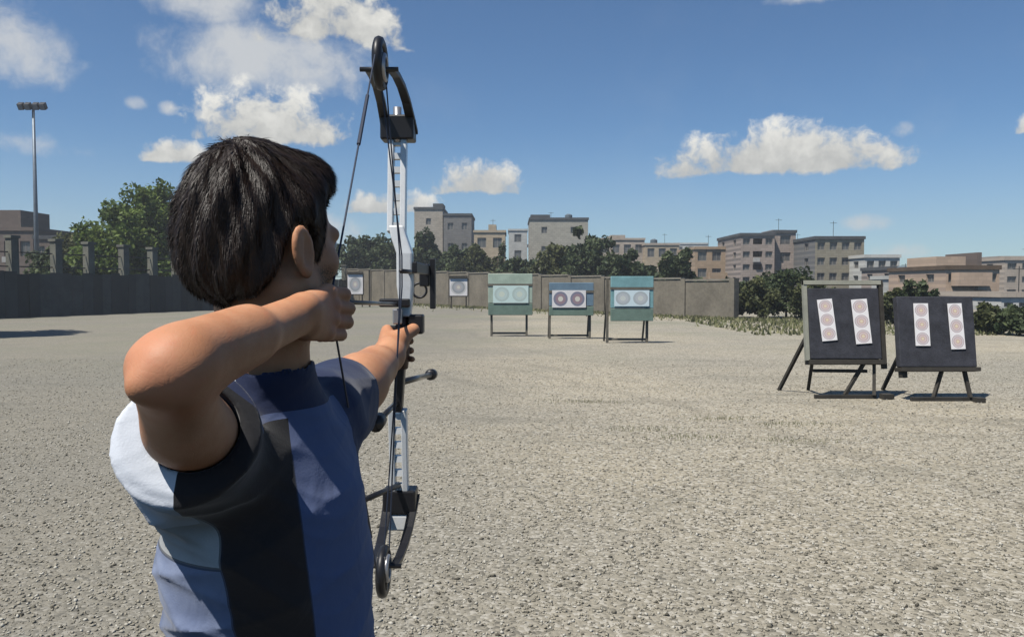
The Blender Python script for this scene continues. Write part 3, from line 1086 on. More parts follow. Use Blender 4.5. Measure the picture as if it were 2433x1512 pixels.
mid_target(1158, 1266, 650, 748, 799, ('green_board', 'green_board', 'green_low'), (1171, 1255, 678, 719), 'face_wash', (1167, 1251), 'pale green target on wooden legs, leftmost of the three coloured ones')
mid_target(1303, 1411, 671, 749, 805, ('slate_board', 'slate_board', 'green_low'), (1311, 1391, 689, 730), 'face_p', (1306, 1402), 'slate grey target with dark ringed faces, middle of the three coloured ones')
mid_target(1449, 1553, 656, 762, 815, ('teal_board', 'teal_board', 'green_low'), (1458, 1541, 689, 727), 'face_g', (1444, 1539), 'teal target on wooden legs, rightmost of the three coloured ones')


# ------------------------------------------------------------------ near charcoal targets on easels
def near_target(px0, px1, top, bot, y, faces, label):
    x0, x1 = xat(px0, y), xat(px1, y)
    zt, zb = zat(top, y), zat(bot, y)
    cx = (x0 + x1) / 2
    e = empty('easel_target', (cx, y, 0), label, 'target', 'charcoal easel targets')
    tilt = math.radians(9)
    MT = Matrix.Translation((cx, y, zb)) @ Matrix.Rotation(-tilt, 4, 'X')
    hw, hh = (x1 - x0) / 2, (zt - zb)
    w = MB(); w.box(-hw, hw, 0.0, 0.13, 0, hh, mat=MT)
    bo = w.build('boss', M['char_board'], e, bevel=0.012)
    for p0, p1, ft, fb, rot in faces:
        a0, a1 = xat(p0, y) - cx, xat(p1, y) - cx
        q0, q1 = zat(fb, y) - zb, zat(ft, y) - zb
        fm = MB()
        fm.box(-(a1 - a0) / 2, (a1 - a0) / 2, -0.016, -0.010, -(q1 - q0) / 2, (q1 - q0) / 2)
        fo = fm.build('target_face', M['face_v'], e, local=True)
        fo.matrix_local = Matrix.Translation(-e.location) @ MT @ Matrix.Translation(((a0 + a1) / 2, 0, (q0 + q1) / 2)) @ Matrix.Rotation(math.radians(rot), 4, 'Y')
    return e, MT, hw, hh, zb


e, MT, hw, hh, zb = near_target(1926, 2098, 682, 852, 11.4, [(1952, 1988, 709, 809, -5), (2033, 2071, 709, 816, -4)], 'charcoal target on an easel with a pale wooden frame')
w = MB(); w.box(-hw - 0.055, -hw - 0.005, -0.01, 0.07, -0.02, hh + 0.11, mat=MT); w.build('frame_upright', M['palewood'], e)
w = MB(); w.box(hw + 0.005, hw + 0.06, -0.01, 0.07, -0.14, hh + 0.11, mat=MT); w.build('frame_upright', M['blackwood'], e)
w = MB(); w.box(-hw - 0.055, hw + 0.03, -0.02, 0.06, hh + 0.05, hh + 0.11, mat=MT); w.build('top_rail', M['palewood'], e)
w = MB(); w.box(-hw - 0.02, hw + 0.03, -0.05, 0.16, -0.075, -0.01, mat=MT); w.build('ledge', M['blackwood'], e)


def easel_legs(e, pairs, bars):
    for a, b_ in pairs:
        w = MB(); w.bar(a, b_, 0.045, 0.045); w.build('leg', M['blackwood'], e)
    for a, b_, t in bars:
        w = MB(); w.bar(a, b_, t, t); w.build('bar_and_shadow', M['blackwood'], e)


yA = 11.4
gl = G(1850, 926)
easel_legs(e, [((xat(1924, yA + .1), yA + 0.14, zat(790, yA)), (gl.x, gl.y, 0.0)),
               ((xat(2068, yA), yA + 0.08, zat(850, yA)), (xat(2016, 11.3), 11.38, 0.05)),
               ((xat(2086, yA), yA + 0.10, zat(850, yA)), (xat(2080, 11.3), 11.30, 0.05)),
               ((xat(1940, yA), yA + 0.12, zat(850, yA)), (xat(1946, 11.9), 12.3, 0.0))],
           [((xat(1938, 11.35), 11.35, 0.028), (xat(2084, 11.35), 11.35, 0.028), 0.055),  # ground bar, also modelling the dark shadow under the board
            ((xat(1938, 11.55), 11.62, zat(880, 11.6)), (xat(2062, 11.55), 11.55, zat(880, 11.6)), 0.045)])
w = MB(); w.box(xat(2097, 11.3), xat(2122, 11.3), 11.22, 11.36, 0.0, 0.075)  # dark block drawn where the board's shadow ends on the ground
w.build('foot_shadow', M['blackwood'], e)

e, MT, hw, hh, zb = near_target(2142, 2325, 702, 871, 11.15, [(2180, 2215, 719, 821, 0), (2263, 2297, 719, 829, -1.5)], 'charcoal target without a frame, rightmost of all')
w = MB(); w.box(-hw - 0.01, hw + 0.02, -0.05, 0.16, -0.06, -0.004, mat=MT); w.build('ledge', M['blackwood'], e)
w = MB(); w.box(-hw + 0.01, -hw + 0.09, 0.0, 0.10, -0.15, -0.062, mat=MT); w.build('ledge_block', M['blackwood'], e)
yB = 11.15
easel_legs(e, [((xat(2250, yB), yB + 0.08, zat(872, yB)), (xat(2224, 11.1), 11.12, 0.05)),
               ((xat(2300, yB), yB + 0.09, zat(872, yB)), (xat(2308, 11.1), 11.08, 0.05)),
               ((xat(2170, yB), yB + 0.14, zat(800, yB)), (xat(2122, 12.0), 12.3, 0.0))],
           [((xat(2168, 11.1), 11.1, 0.028), (xat(2312, 11.1), 11.1, 0.028), 0.055)])  # base bar that doubles as this board's shadow on the gravel
w = MB(); w.box(xat(2322, 10.95), xat(2342, 10.95), 10.9, 11.02, 0.0, 0.07)  # dark block continuing the painted shadow beyond the bar
w.build('foot_shadow', M['blackwood'], e)


# ================================================================== the archer
# ------------------------------------------------------------------ smooth solids on a grid
def A3(v):
    return np.array(v, dtype=np.float32)


class Field:
    def __init__(s, lo, hi, h):
        s.lo, s.h = A3(lo), h
        n = [int(math.ceil((hi[i] - lo[i]) / h)) + 1 for i in range(3)]
        s.ax = [np.float32(lo[i]) + np.arange(n[i], dtype=np.float32) * np.float32(h) for i in range(3)]
        s.D = np.full(n, 0.06, np.float32)

    def put(s, fn, lo, hi, k=0.02, op='u'):
        sl = []
        for i in range(3):
            a = int(np.searchsorted(s.ax[i], lo[i])); b = int(np.searchsorted(s.ax[i], hi[i]))
            if b <= a:
                return
            sl.append(slice(a, b))
        sl = tuple(sl)
        X = s.ax[0][sl[0]][:, None, None]; Y = s.ax[1][sl[1]][None, :, None]; Z = s.ax[2][sl[2]][None, None, :]
        d = fn(X, Y, Z)
        a = s.D[sl]
        if op == 'u':
            hh = np.maximum(k - np.abs(a - d), 0) / k
            s.D[sl] = np.minimum(a, d) - hh * hh * k * 0.25
        elif op == 's':
            d = -d
            hh = np.maximum(k - np.abs(a - d), 0) / k
            s.D[sl] = np.maximum(a, d) + hh * hh * k * 0.25
        elif op == 'add':
            s.D[sl] = a + d

    def seg(s, a, b, ra, rb, k=0.02, op='u', cut=None, sq=None):
        a, b = A3(a), A3(b)
        r = max(ra, rb) + 0.065

        def fn(X, Y, Z):
            ba = b - a
            px, py, pz = X - a[0], Y - a[1], Z - a[2]
            t = np.clip((px * ba[0] + py * ba[1] + pz * ba[2]) / max(1e-9, float(ba @ ba)), 0, 1)
            d = np.sqrt((px - t * ba[0]) ** 2 + (py - t * ba[1]) ** 2 + (pz - t * ba[2]) ** 2) - (ra + (rb - ra) * t)
            if cut is not None:
                q, n = A3(cut[0]), A3(cut[1]); n = n / np.linalg.norm(n)
                d = np.maximum(d, (X - q[0]) * n[0] + (Y - q[1]) * n[1] + (Z - q[2]) * n[2])
            return d
        s.put(fn, np.minimum(a, b) - r, np.maximum(a, b) + r, k, op)

    def ell(s, c, r, k=0.02, op='u', R=None):
        c, r = A3(c), A3(r)
        m = float(r.max()) + 0.065

        def fn(X, Y, Z):
            px, py, pz = X - c[0], Y - c[1], Z - c[2]
            if R is not None:
                px, py, pz = [R[i][0] * px + R[i][1] * py + R[i][2] * pz for i in range(3)]
            k0 = np.sqrt((px / r[0]) ** 2 + (py / r[1]) ** 2 + (pz / r[2]) ** 2)
            k1 = np.sqrt((px / r[0] ** 2) ** 2 + (py / r[1] ** 2) ** 2 + (pz / r[2] ** 2) ** 2) + 1e-6
            return (k0 * (k0 - 1) / k1).astype(np.float32)
        s.put(fn, c - m, c + m, k, op)

    def mesh(s):
        D = s.D
        I = D < 0
        n = D.shape
        cnt = np.zeros((n[0] - 1, n[1] - 1, n[2] - 1), np.uint8)
        corners = [(i, j, k) for i in (0, 1) for j in (0, 1) for k in (0, 1)]
        for i, j, k in corners:
            cnt += I[i:n[0] - 1 + i, j:n[1] - 1 + j, k:n[2] - 1 + k]
        act = (cnt > 0) & (cnt < 8)
        ii, jj, kk = np.nonzero(act)
        idx = np.full(act.shape, -1, np.int32)
        idx[ii, jj, kk] = np.arange(len(ii))
        d = np.stack([D[ii + a, jj + b, kk + c] for a, b, c in corners], 1)
        C = np.array(corners, np.float32)
        acc = np.zeros((len(ii), 3), np.float32); num = np.zeros(len(ii), np.float32)
        for p in range(8):
            for q in range(p + 1, 8):
                if np.abs(C[p] - C[q]).sum() != 1:
                    continue
                x = (d[:, p] < 0) != (d[:, q] < 0)
                t = np.where(x, d[:, p] / np.where(x, d[:, p] - d[:, q], 1), 0)
                acc += np.where(x[:, None], C[p] + t[:, None] * (C[q] - C[p]), 0)
                num += x
        V = s.lo + (np.stack([ii, jj, kk], 1) + acc / num[:, None]) * s.h
        F = []
        for ax in range(3):
            u, v = (ax + 1) % 3, (ax + 2) % 3
            s0 = [slice(None)] * 3; s1 = [slice(None)] * 3
            s0[ax] = slice(0, n[ax] - 1); s1[ax] = slice(1, n[ax])
            ch = I[tuple(s0)] != I[tuple(s1)]
            e = list(np.nonzero(ch))
            ok = (e[u] > 0) & (e[v] > 0) & (e[u] < n[u] - 1) & (e[v] < n[v] - 1)
            e = [q[ok] for q in e]
            ins = I[tuple(e)]

            def at(du, dv):
                g_ = [q.copy() for q in e]; g_[u] += du; g_[v] += dv
                return idx[tuple(g_)]
            quad = np.stack([at(-1, -1), at(0, -1), at(0, 0), at(-1, 0)], 1)
            quad[~ins] = quad[~ins][:, ::-1]
            F.append(quad)
        return V.astype(np.float64), np.concatenate(F)


def mesh_object(name, V, F, mat, parent, attr=None):
    off = np.array(wloc(parent))
    me = bpy.data.meshes.new(name)
    me.vertices.add(len(V))
    me.vertices.foreach_set('co', (V - off).astype(np.float32).ravel())
    nf, k = F.shape
    me.loops.add(nf * k)
    me.loops.foreach_set('vertex_index', F.astype(np.int32).ravel())
    me.polygons.add(nf)
    me.polygons.foreach_set('loop_start', np.arange(nf, dtype=np.int32) * k)
    me.update(calc_edges=True)
    me.polygons.foreach_set('use_smooth', np.ones(nf, bool))
    me.materials.append(mat)
    o = bpy.data.objects.new(name, me)
    COL.objects.link(o)
    o.parent = parent
    return o


def vnormals(V, F):
    a, b, c = V[F[:, 0]], V[F[:, 1]], V[F[:, 2]]
    n = np.cross(b - a, c - a)
    N = np.zeros_like(V)
    for i in range(F.shape[1]):
        np.add.at(N, F[:, i], n)
    return N / (np.linalg.norm(N, axis=1)[:, None] + 1e-12)


# joints
SHR, ELR, WRR = A3((-0.362, 0.945, 1.385)), A3((-0.303, 0.705, 1.524)), A3((-0.243, 0.915, 1.568))
SHL, ELL, WRL = A3((-0.290, 1.185, 1.410)), A3((-0.281, 1.410, 1.420)), A3((-0.250, 1.622, 1.460))
mcp_c, GRIPC = A3((-0.222, 0.966, 1.568)), A3((-0.255, 1.69, 1.48))

# ------------------------------------------------------------------ skin, hair and cloth
m, nt, b = material('sun tanned skin')
c = coord(nt)
n1 = noise(nt, c, 16.0, 5.0, 0.6)
n2 = noise(nt, c, 70.0, 4.0, 0.6)
n3 = voronoi(nt, c, 420.0, 'Distance')
col = mixc(nt, n1.smooth(0.3, 0.7), (0.430, 0.195, 0.098), (0.545, 0.275, 0.152))
col = mixc(nt, n2.smooth(0.5, 0.8) * 0.35, col, (0.50, 0.160, 0.080))
# redder skin over elbow and knuckles
for q_, r0_ in ((ELR, 0.060), (mcp_c, 0.045), (GRIPC, 0.050)):
    dq = None
    sp_ = nt.nodes.new('ShaderNodeVectorMath')
    sp_.operation = 'DISTANCE'
    nt.links.new(c.sock, sp_.inputs[0])
    sp_.inputs[1].default_value = (float(q_[0]) + 0.3, float(q_[1]) - 1.0, float(q_[2]))
    rm = S(nt, sp_.outputs['Value']).smooth(r0_ * 0.3, r0_, 1.0, 0.0) * n1.smooth(0.35, 0.65)
    col = mixc(nt, rm * 0.55, col, (0.44, 0.135, 0.068))
mole = voronoi(nt, c, 34.0, 'Distance').smooth(0.03, 0.055, 1.0, 0.0) * noise(nt, c, 6.0).gt(0.55)
col = mixc(nt, mole * 0.6, col, (0.10, 0.04, 0.025))
crease = voronoi(nt, c, 150.0, 'Distance', 'DISTANCE_TO_EDGE').smooth(0.0, 0.08, 1.0, 0.0)
# face shade painted as dark stubble on jaw and cheek, in head axes
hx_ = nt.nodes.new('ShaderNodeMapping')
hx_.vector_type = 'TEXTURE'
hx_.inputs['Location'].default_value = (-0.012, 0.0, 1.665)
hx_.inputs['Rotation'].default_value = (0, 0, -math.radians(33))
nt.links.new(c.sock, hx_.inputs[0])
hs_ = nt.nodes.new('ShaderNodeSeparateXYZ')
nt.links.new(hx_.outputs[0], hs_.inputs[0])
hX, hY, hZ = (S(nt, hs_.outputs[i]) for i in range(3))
stubble_shade = hZ.smooth(-0.050, -0.030, 1.0, 0.0) * hZ.smooth(-0.125, -0.112) * hY.smooth(0.008, 0.022) * hX.abs().smooth(0.062, 0.068, 1.0, 0.0) * hY.lt(0.13)
col = mixc(nt, stubble_shade * (0.62 + (n3 - 0.3) * 0.8).clamp(), col, (0.03, 0.018, 0.013))
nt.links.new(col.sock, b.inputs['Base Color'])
b.inputs['Roughness'].default_value = 0.55
b.inputs['Specular IOR Level'].default_value = 0.32
b.inputs['Subsurface Weight'].default_value = 0.12
b.inputs['Subsurface Radius'].default_value = (0.012, 0.005, 0.003)
b.inputs['Subsurface Scale'].default_value = 0.6
bump(nt, b, n3 * 0.2 + n2 * 0.9 - crease * 0.25, 0.16, 0.002)
M['skin'] = m

m, nt, b = material('dark brown hair')
c = coord(nt)
n1 = noise(nt, c, 30.0, 5.0, 0.6)
n2 = noise(nt, c, 380.0, 3.0, 0.6)
col = mixc(nt, n1, (0.007, 0.0045, 0.003), (0.026, 0.014, 0.008))
nt.links.new(col.sock, b.inputs['Base Color'])
b.inputs['Roughness'].default_value = 0.48
b.inputs['Specular IOR Level'].default_value = 0.30
bump(nt, b, n2, 0.25, 0.003)
M['hair'] = m

m, nt, b = material('archer shirt cloth')
c = coord(nt)
s_ = nt.nodes.new('ShaderNodeSeparateXYZ')
nt.links.new(c.sock, s_.inputs[0])
lx, ly, lz = (S(nt, s_.outputs[i]) for i in range(3))
n1 = noise(nt, c, 14.0, 5.0, 0.6)
n2 = noise(nt, c, 420.0, 2.0, 0.5)
blue = mixc(nt, n1, (0.072, 0.098, 0.195), (0.108, 0.140, 0.255))
blackc = mixc(nt, n1, (0.006, 0.006, 0.008), (0.014, 0.014, 0.017))
palec = mixc(nt, n1, (0.52, 0.55, 0.60), (0.62, 0.65, 0.70))
greyc = mixc(nt, noise(nt, c, 60.0, 4.0, 0.7), (0.32, 0.33, 0.325), (0.42, 0.43, 0.425))
# seams run down at fixed angles round the trunk
th = (ly - 0.055)._m('ARCTAN2', lx)
edge_r = math.radians(-70) + (1.37 - lz) * 0.75
edge_l = math.radians(-101) + (1.37 - lz) * 0.75
black_m = th.gt(edge_l) * th.lt(edge_r) * lz.lt(1.44)  # black side panel, with the arm's shadow included in the colour
left_m = (th.lt(edge_l) * th.gt(-math.pi)).mx(th.gt(math.radians(150)))
steel = mixc(nt, n1.smooth(0.3, 0.7), (0.115, 0.145, 0.235), (0.19, 0.225, 0.32))
colr = mixc(nt, left_m, blue, steel)
colr = mixc(nt, black_m, colr, blackc)
navy_m = (lz.gt(1.448)).mx(ly.gt(0.115) * lz.gt(1.30)).clamp()
colr = mixc(nt, navy_m, colr, (0.014, 0.022, 0.060))
sleeve_m = ly.lt(-0.140) * lz.gt(1.29) * lx.lt(-0.040)
sleeve_b = ly.lt(-0.140) * lz.gt(1.29) * lx.gt(-0.040)  # inner half of the sleeve blackened for shade beside the arm
colr = mixc(nt, sleeve_b, colr, blackc)
back_m = left_m * lz.gt(1.285) * lz.lt(1.47)
colr = mixc(nt, back_m, colr, greyc)
colr = mixc(nt, (left_m * lz.gt(1.378)).mx(sleeve_m).clamp(), colr, palec)
# stitched seams
seam = ((th - edge_l).abs().lt(0.012)).mx((th - edge_r).abs().lt(0.010)) * lz.lt(1.40)
hem = left_m * (lz - 1.285).abs().lt(0.0022)
colr = mixc(nt, (seam.mx(hem)) * (1.0 - sleeve_m) * 0.7, colr, (0.015, 0.018, 0.026))
nt.links.new(colr.sock, b.inputs['Base Color'])
b.inputs['Roughness'].default_value = 0.8
b.inputs['Specular IOR Level'].default_value = 0.25
b.inputs['Sheen Weight'].default_value = 0.15
bump(nt, b, n2 * 0.08 + noise(nt, c, 9.0, 2.0, 0.45, 2.0) * 1.0, 0.30, 0.012)
M['shirt'] = m
M['denim'] = plain('dark trousers', (0.018, 0.020, 0.028), 0.85, 0.25, 12.0, bstr=0.4, bdist=0.004)
M['shoe'] = plain('dark shoe leather', (0.02, 0.018, 0.017), 0.5, 0.2, 14.0)
M['sole'] = plain('shoe sole rubber', (0.30, 0.29, 0.27), 0.8, 0.1, 12.0)
M['eye'] = plain('eye', (0.5, 0.48, 0.45), 0.2, 0.05, 20.0, bstr=0)

archer = empty('person', (-0.3, 1.0, 0.0), 'archer at full draw seen from behind, dark hair, blue, black and pale shirt', 'person')

HC = A3((-0.312, 1.000, 1.665))
YAW = math.radians(33)
cy, sy = math.cos(YAW), math.sin(YAW)


def hd(x, y, z):
    """head coordinates (y to the face, x to the right ear) to world"""
    return (HC[0] + x * cy + y * sy, HC[1] - x * sy + y * cy, HC[2] + z)


RH = [[cy, -sy, 0], [sy, cy, 0], [0, 0, 1]]      # world offset -> head axes

B = Field((-0.50, 0.60, 0.84), (-0.12, 1.80, 1.80), 0.003)
# trunk (under the shirt)
B.ell((-0.320, 1.055, 1.27), (0.100, 0.160, 0.17), 0.04)
B.ell((-0.30, 1.055, 1.09), (0.098, 0.138, 0.17), 0.06)
B.ell((-0.30, 1.055, 0.94), (0.105, 0.150, 0.11), 0.05)
B.seg((-0.350, 0.955, 1.39), (-0.295, 1.16, 1.405), 0.050, 0.050, 0.05)
B.seg((-0.325, 1.045, 1.41), (-0.314, 0.998, 1.60), 0.062, 0.055, 0.05)
# head
B.ell(hd(0, -0.006, 0.017), (0.0735, 0.091, 0.082), 0.02, R=RH)
B.ell(hd(0, 0.026, -0.045), (0.060, 0.068, 0.083), 0.03, R=RH)
for sg in (-1, 1):
    B.seg(hd(sg * 0.052, 0.0, -0.065), hd(sg * 0.012, 0.066, -0.098), 0.020, 0.018, 0.03)
    B.ell(hd(sg * 0.038, 0.062, -0.034), (0.022, 0.020, 0.020), 0.02, R=RH)
    B.ell(hd(sg * 0.031, 0.098, -0.010), (0.015, 0.013, 0.010), 0.012, 's', R=RH)
    B.seg(hd(sg * 0.012, 0.090, 0.004), hd(sg * 0.042, 0.080, 0.003), 0.010, 0.008, 0.015)
    B.ell(hd(sg * 0.010, 0.098, -0.046), (0.009, 0.011, 0.008), 0.008, R=RH)
    # ear: a tilted shell standing off the head, with rim, hollow and lobe
    ea = math.radians(8)
    exx, exy = math.cos(ea) * sg, math.sin(ea)            # outward normal of the shell in head axes
    def hw(x, y):
        return (x * cy + y * sy, -x * sy + y * cy)
    nx_, ny_ = hw(exx, exy)
    tx_, ty_ = hw(-exy * sg, math.cos(ea))                # along the shell, towards the face
    lean_ = 0.22
    RE = [[nx_, ny_, 0.0], [tx_ * math.cos(lean_), ty_ * math.cos(lean_), math.sin(lean_)], [-tx_ * math.sin(lean_), -ty_ * math.sin(lean_), math.cos(lean_)]]
    eo = A3(hd(sg * 0.0880, -0.014, -0.022))
    B.ell(eo, (0.0070, 0.0175, 0.0295), 0.004, R=RE)
    B.ell(eo + A3((0, 0, -0.024)) + A3((tx_, ty_, 0)) * 0.006, (0.0055, 0.008, 0.010), 0.006, R=RE)
    B.ell(eo + A3((nx_, ny_, 0)) * 0.0062 + A3((tx_, ty_, 0)) * 0.002, (0.0065, 0.0118, 0.0215), 0.003, 's', R=RE)
    B.seg(eo + A3((tx_, ty_, 0)) * -0.006 + A3((nx_, ny_, 0)) * 0.002 + A3((0, 0, -0.012)), eo + A3((tx_, ty_, 0)) * -0.004 + A3((nx_, ny_, 0)) * 0.002 + A3((0, 0, 0.012)), 0.0035, 0.003, 0.003)
    B.seg(hd(sg * 0.074, -0.002, -0.040), hd(sg * 0.074, -0.002, -0.010), 0.009, 0.009, 0.010)
B.ell(hd(0, 0.076, -0.100), (0.020, 0.016, 0.016), 0.02, R=RH)
B.seg(hd(0, 0.088, 0.0), hd(0, 0.108, -0.040), 0.008, 0.011, 0.012)
B.seg(hd(-0.018, 0.086, -0.069), hd(0.018, 0.086, -0.069), 0.007, 0.007, 0.010)
B.seg(hd(-0.014, 0.085, -0.080), hd(0.014, 0.085, -0.080), 0.0075, 0.0075, 0.009)
B.seg(hd(-0.022, 0.0935, -0.0745), hd(0.022, 0.0935, -0.0745), 0.0028, 0.0028, 0.004, 's')
# drawing arm (right): upper arm, elbow bone, forearm muscles, wrist
B.seg(SHR, ELR, 0.042, 0.029, 0.03)
B.ell(SHR * 0.45 + ELR * 0.55 + A3((0.006, 0.0, -0.014)), (0.029, 0.055, 0.028), 0.03)
B.seg(SHR * 0.40 + ELR * 0.60 + A3((-0.012, -0.004, -0.012)), ELR + A3((-0.004, 0.006, -0.008)), 0.025, 0.020, 0.03)
B.ell(ELR + A3((-0.014, -0.026, -0.010)), (0.012, 0.012, 0.013), 0.012)
B.ell(ELR + A3((0.020, -0.004, 0.006)), (0.012, 0.013, 0.012), 0.014)
B.ell(ELR + A3((-0.022, 0.004, 0.010)), (0.013, 0.014, 0.013), 0.020)
B.seg(ELR, WRR, 0.029, 0.023, 0.02)
B.seg(ELR * 0.92 + WRR * 0.08 + A3((0.004, 0, 0.010)), ELR * 0.50 + WRR * 0.50 + A3((0.006, 0, 0.006)), 0.032, 0.029, 0.014)
B.seg(ELR * 0.80 + WRR * 0.20 + A3((-0.008, 0, -0.012)), ELR * 0.40 + WRR * 0.60 + A3((-0.004, 0, -0.010)), 0.027, 0.020, 0.010)
B.seg(ELR * 0.95 + WRR * 0.05 + A3((-0.012, 0, 0.010)), ELR * 0.40 + WRR * 0.60 + A3((-0.010, 0, 0.012)), 0.024, 0.019, 0.008)
B.ell(WRR + A3((0.010, -0.004, 0.010)), (0.010, 0.013, 0.010), 0.018)
# drawing hand: index on top, fingers hooked round the string
mcp = [A3(v) for v in ((-0.225, 0.966, 1.593), (-0.221, 0.971, 1.576), (-0.221, 0.967, 1.559), (-0.225, 0.958, 1.543))]
pip = [A3(v) for v in ((-0.210, 0.999, 1.590), (-0.206, 1.004, 1.572), (-0.207, 0.999, 1.555), (-0.212, 0.987, 1.540))]
dip = [A3(v) for v in ((-0.225, 1.015, 1.587), (-0.222, 1.020, 1.570), (-0.223, 1.015, 1.553), (-0.226, 1.001, 1.538))]
tip = [A3(v) for v in ((-0.240, 1.004, 1.585), (-0.239, 1.007, 1.568), (-0.239, 1.003, 1.551), (-0.240, 0.991, 1.536))]
for k_ in range(4):
    w_ = WRR + A3((0.004, 0.008, 0.006 - 0.007 * k_))
    B.seg(w_, mcp[k_], 0.0160, 0.0095, 0.010)
    B.ell(mcp[k_] + A3((0.003, 0, 0.001)), (0.0098, 0.0098, 0.0088), 0.005)
    r_ = (0.0084, 0.0086, 0.0083, 0.0074)[k_]
    B.seg(mcp[k_], pip[k_], r_ + 0.0006, r_, 0.003)
    B.seg(pip[k_], dip[k_], r_, r_ - 0.0008, 0.003)
    B.seg(dip[k_], tip[k_], r_ - 0.0008, r_ - 0.0018, 0.005)
B.seg(WRR + A3((-0.006, 0.012, 0.002)), (-0.244, 0.942, 1.580), 0.015, 0.011, 0.012)
B.seg((-0.244, 0.942, 1.580), (-0.249, 0.966, 1.578), 0.0105, 0.0095, 0.005)
B.seg((-0.249, 0.966, 1.578), (-0.250, 0.988, 1.570), 0.0094, 0.0078, 0.004)
# bow arm (left)
B.seg(SHL, ELL, 0.052, 0.041, 0.04)
B.ell(SHL * 0.5 + ELL * 0.5 + A3((0.004, 0, 0.012)), (0.040, 0.075, 0.040), 0.04)
B.ell(ELL + A3((0, 0, -0.004)), (0.042, 0.045, 0.040), 0.03)
B.seg(ELL, WRL, 0.043, 0.028, 0.035)
B.seg(ELL * 0.85 + WRL * 0.15 + A3((0.006, 0, 0.008)), ELL * 0.45 + WRL * 0.55 + A3((0.004, 0, 0.006)), 0.038, 0.030, 0.04)
# bow hand: heel of the palm on the grip, fingers curled round the front, thumb on the right
GX, GY, GZ = -0.236, 1.705, 1.482
mc = [A3(v) for v in ((GX - 0.030, GY - 0.006, GZ + 0.024), (GX - 0.033, GY - 0.010, GZ + 0.004), (GX - 0.031, GY - 0.016, GZ - 0.016), (GX - 0.027, GY - 0.022, GZ - 0.034))]
for k_ in range(4):
    B.seg(WRL + A3((-0.004, 0.006, 0.010 - 0.008 * k_)), mc[k_], 0.020, 0.0125, 0.018)
    p1 = mc[k_] + A3((0.006, 0.036 - 0.002 * k_, -0.001)); p2 = p1 + A3((0.027, 0.008, -0.002)); p3 = p2 + A3((0.016, -0.014, -0.001))
    r_ = (0.0096, 0.0098, 0.0094, 0.0083)[k_]
    B.seg(mc[k_], p1, r_ + 0.001, r_, 0.005)
    B.seg(p1, p2, r_, r_ - 0.0008, 0.005)
    B.seg(p2, p3, r_ - 0.0008, r_ - 0.002, 0.004)
B.seg(WRL, (GX - 0.004, GY - 0.030, GZ - 0.004), 0.027, 0.022, 0.02)
B.seg((GX + 0.004, GY - 0.040, GZ + 0.012), (GX + 0.026, GY - 0.012, GZ + 0.026), 0.017, 0.0125, 0.015)
B.seg((GX + 0.026, GY - 0.012, GZ + 0.026), (GX + 0.028, GY + 0.018, GZ + 0.026), 0.012, 0.0105, 0.006)
B.seg((GX + 0.028, GY + 0.018, GZ + 0.026), (GX + 0.018, GY + 0.038, GZ + 0.022), 0.0105, 0.008, 0.006)
Vb, Fb = B.mesh()
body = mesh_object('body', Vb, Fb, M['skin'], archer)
del B
for sg in (-1, 1):
    w = MB()
    c_ = Vector(hd(sg * 0.031, 0.0815, -0.010))
    vs, fs = [], []
    for i in range(7):
        for j in range(12):
            th, ph = math.pi * i / 6, 2 * math.pi * j / 12
            vs.append(c_ + Vector((math.sin(th) * math.cos(ph), math.sin(th) * math.sin(ph), math.cos(th))) * 0.0118)
    for i in range(6):
        for j in range(12):
            fs.append((i * 12 + j, i * 12 + (j + 1) % 12, (i + 1) * 12 + (j + 1) % 12, (i + 1) * 12 + j))
    w.add(vs, fs)
    w.build('eye', M['eye'], archer, smooth=True)

# ------------------------------------------------------------------ hair
Hf = Field((-0.46, 0.84, 1.53), (-0.18, 1.16, 1.81), 0.0025)
Hf.ell(hd(0, -0.006, 0.020), (0.0825, 0.100, 0.0945), 0.02, R=RH)
Hf.ell(hd(0, -0.046, -0.040), (0.067, 0.050, 0.058), 0.04, R=RH)
Hf.ell(hd(0.0, 0.052, 0.066), (0.062, 0.042, 0.032), 0.03, R=RH)


def hcut(X, Y, Z):
    dx, dy, dz = X - HC[0], Y - HC[1], Z - HC[2]
    x = cy * dx - sy * dy + 0 * dz
    y = sy * dx + cy * dy + 0 * dz
    z = dz + 0 * x
    zmin = np.interp(y, [-0.12, -0.060, -0.044, -0.034, -0.027, -0.016, 0.000, 0.009, 0.015, 0.030, 0.042, 0.080, 0.12], [-0.086, -0.085, -0.076, -0.054, -0.016, 0.004, 0.008, -0.006, -0.046, -0.050, 0.034, 0.052, 0.056]).astype(np.float32)
    return (zmin - z) * 0.75 + 0.004 * np.sin(95 * x + 2) * np.cos(60 * y)


def hlump(X, Y, Z):
    dx, dy, dz = X - HC[0], Y - HC[1], Z - HC[2]
    x = cy * dx - sy * dy + 0 * dz
    y = sy * dx + cy * dy + 0 * dz
    a_ = np.arctan2(x, y + 0.05)
    return (0.0028 * np.sin(9 * a_ + 60 * dz) + 0.0018 * np.sin(23 * a_ - 45 * dz + 1.3) + 0.0022 * np.sin(55 * x + 40 * y)).astype(np.float32)


Hf.put(hlump, (-0.47, 0.83, 1.52), (-0.17, 1.17, 1.82), op='add')
Hf.put(lambda X, Y, Z: (np.clip((hcut(X, Y, Z) + 0.030) / 0.030, 0, 1.4) ** 1.5 * 0.011).astype(np.float32), (-0.47, 0.83, 1.52), (-0.17, 1.17, 1.82), op='add')
Hf.put(lambda X, Y, Z: -hcut(X, Y, Z), (-0.47, 0.83, 1.52), (-0.17, 1.17, 1.82), k=0.012, op='s')
Vh, Fh = Hf.mesh()
hair = mesh_object('hair', Vh, Fh, M['hair'], archer)
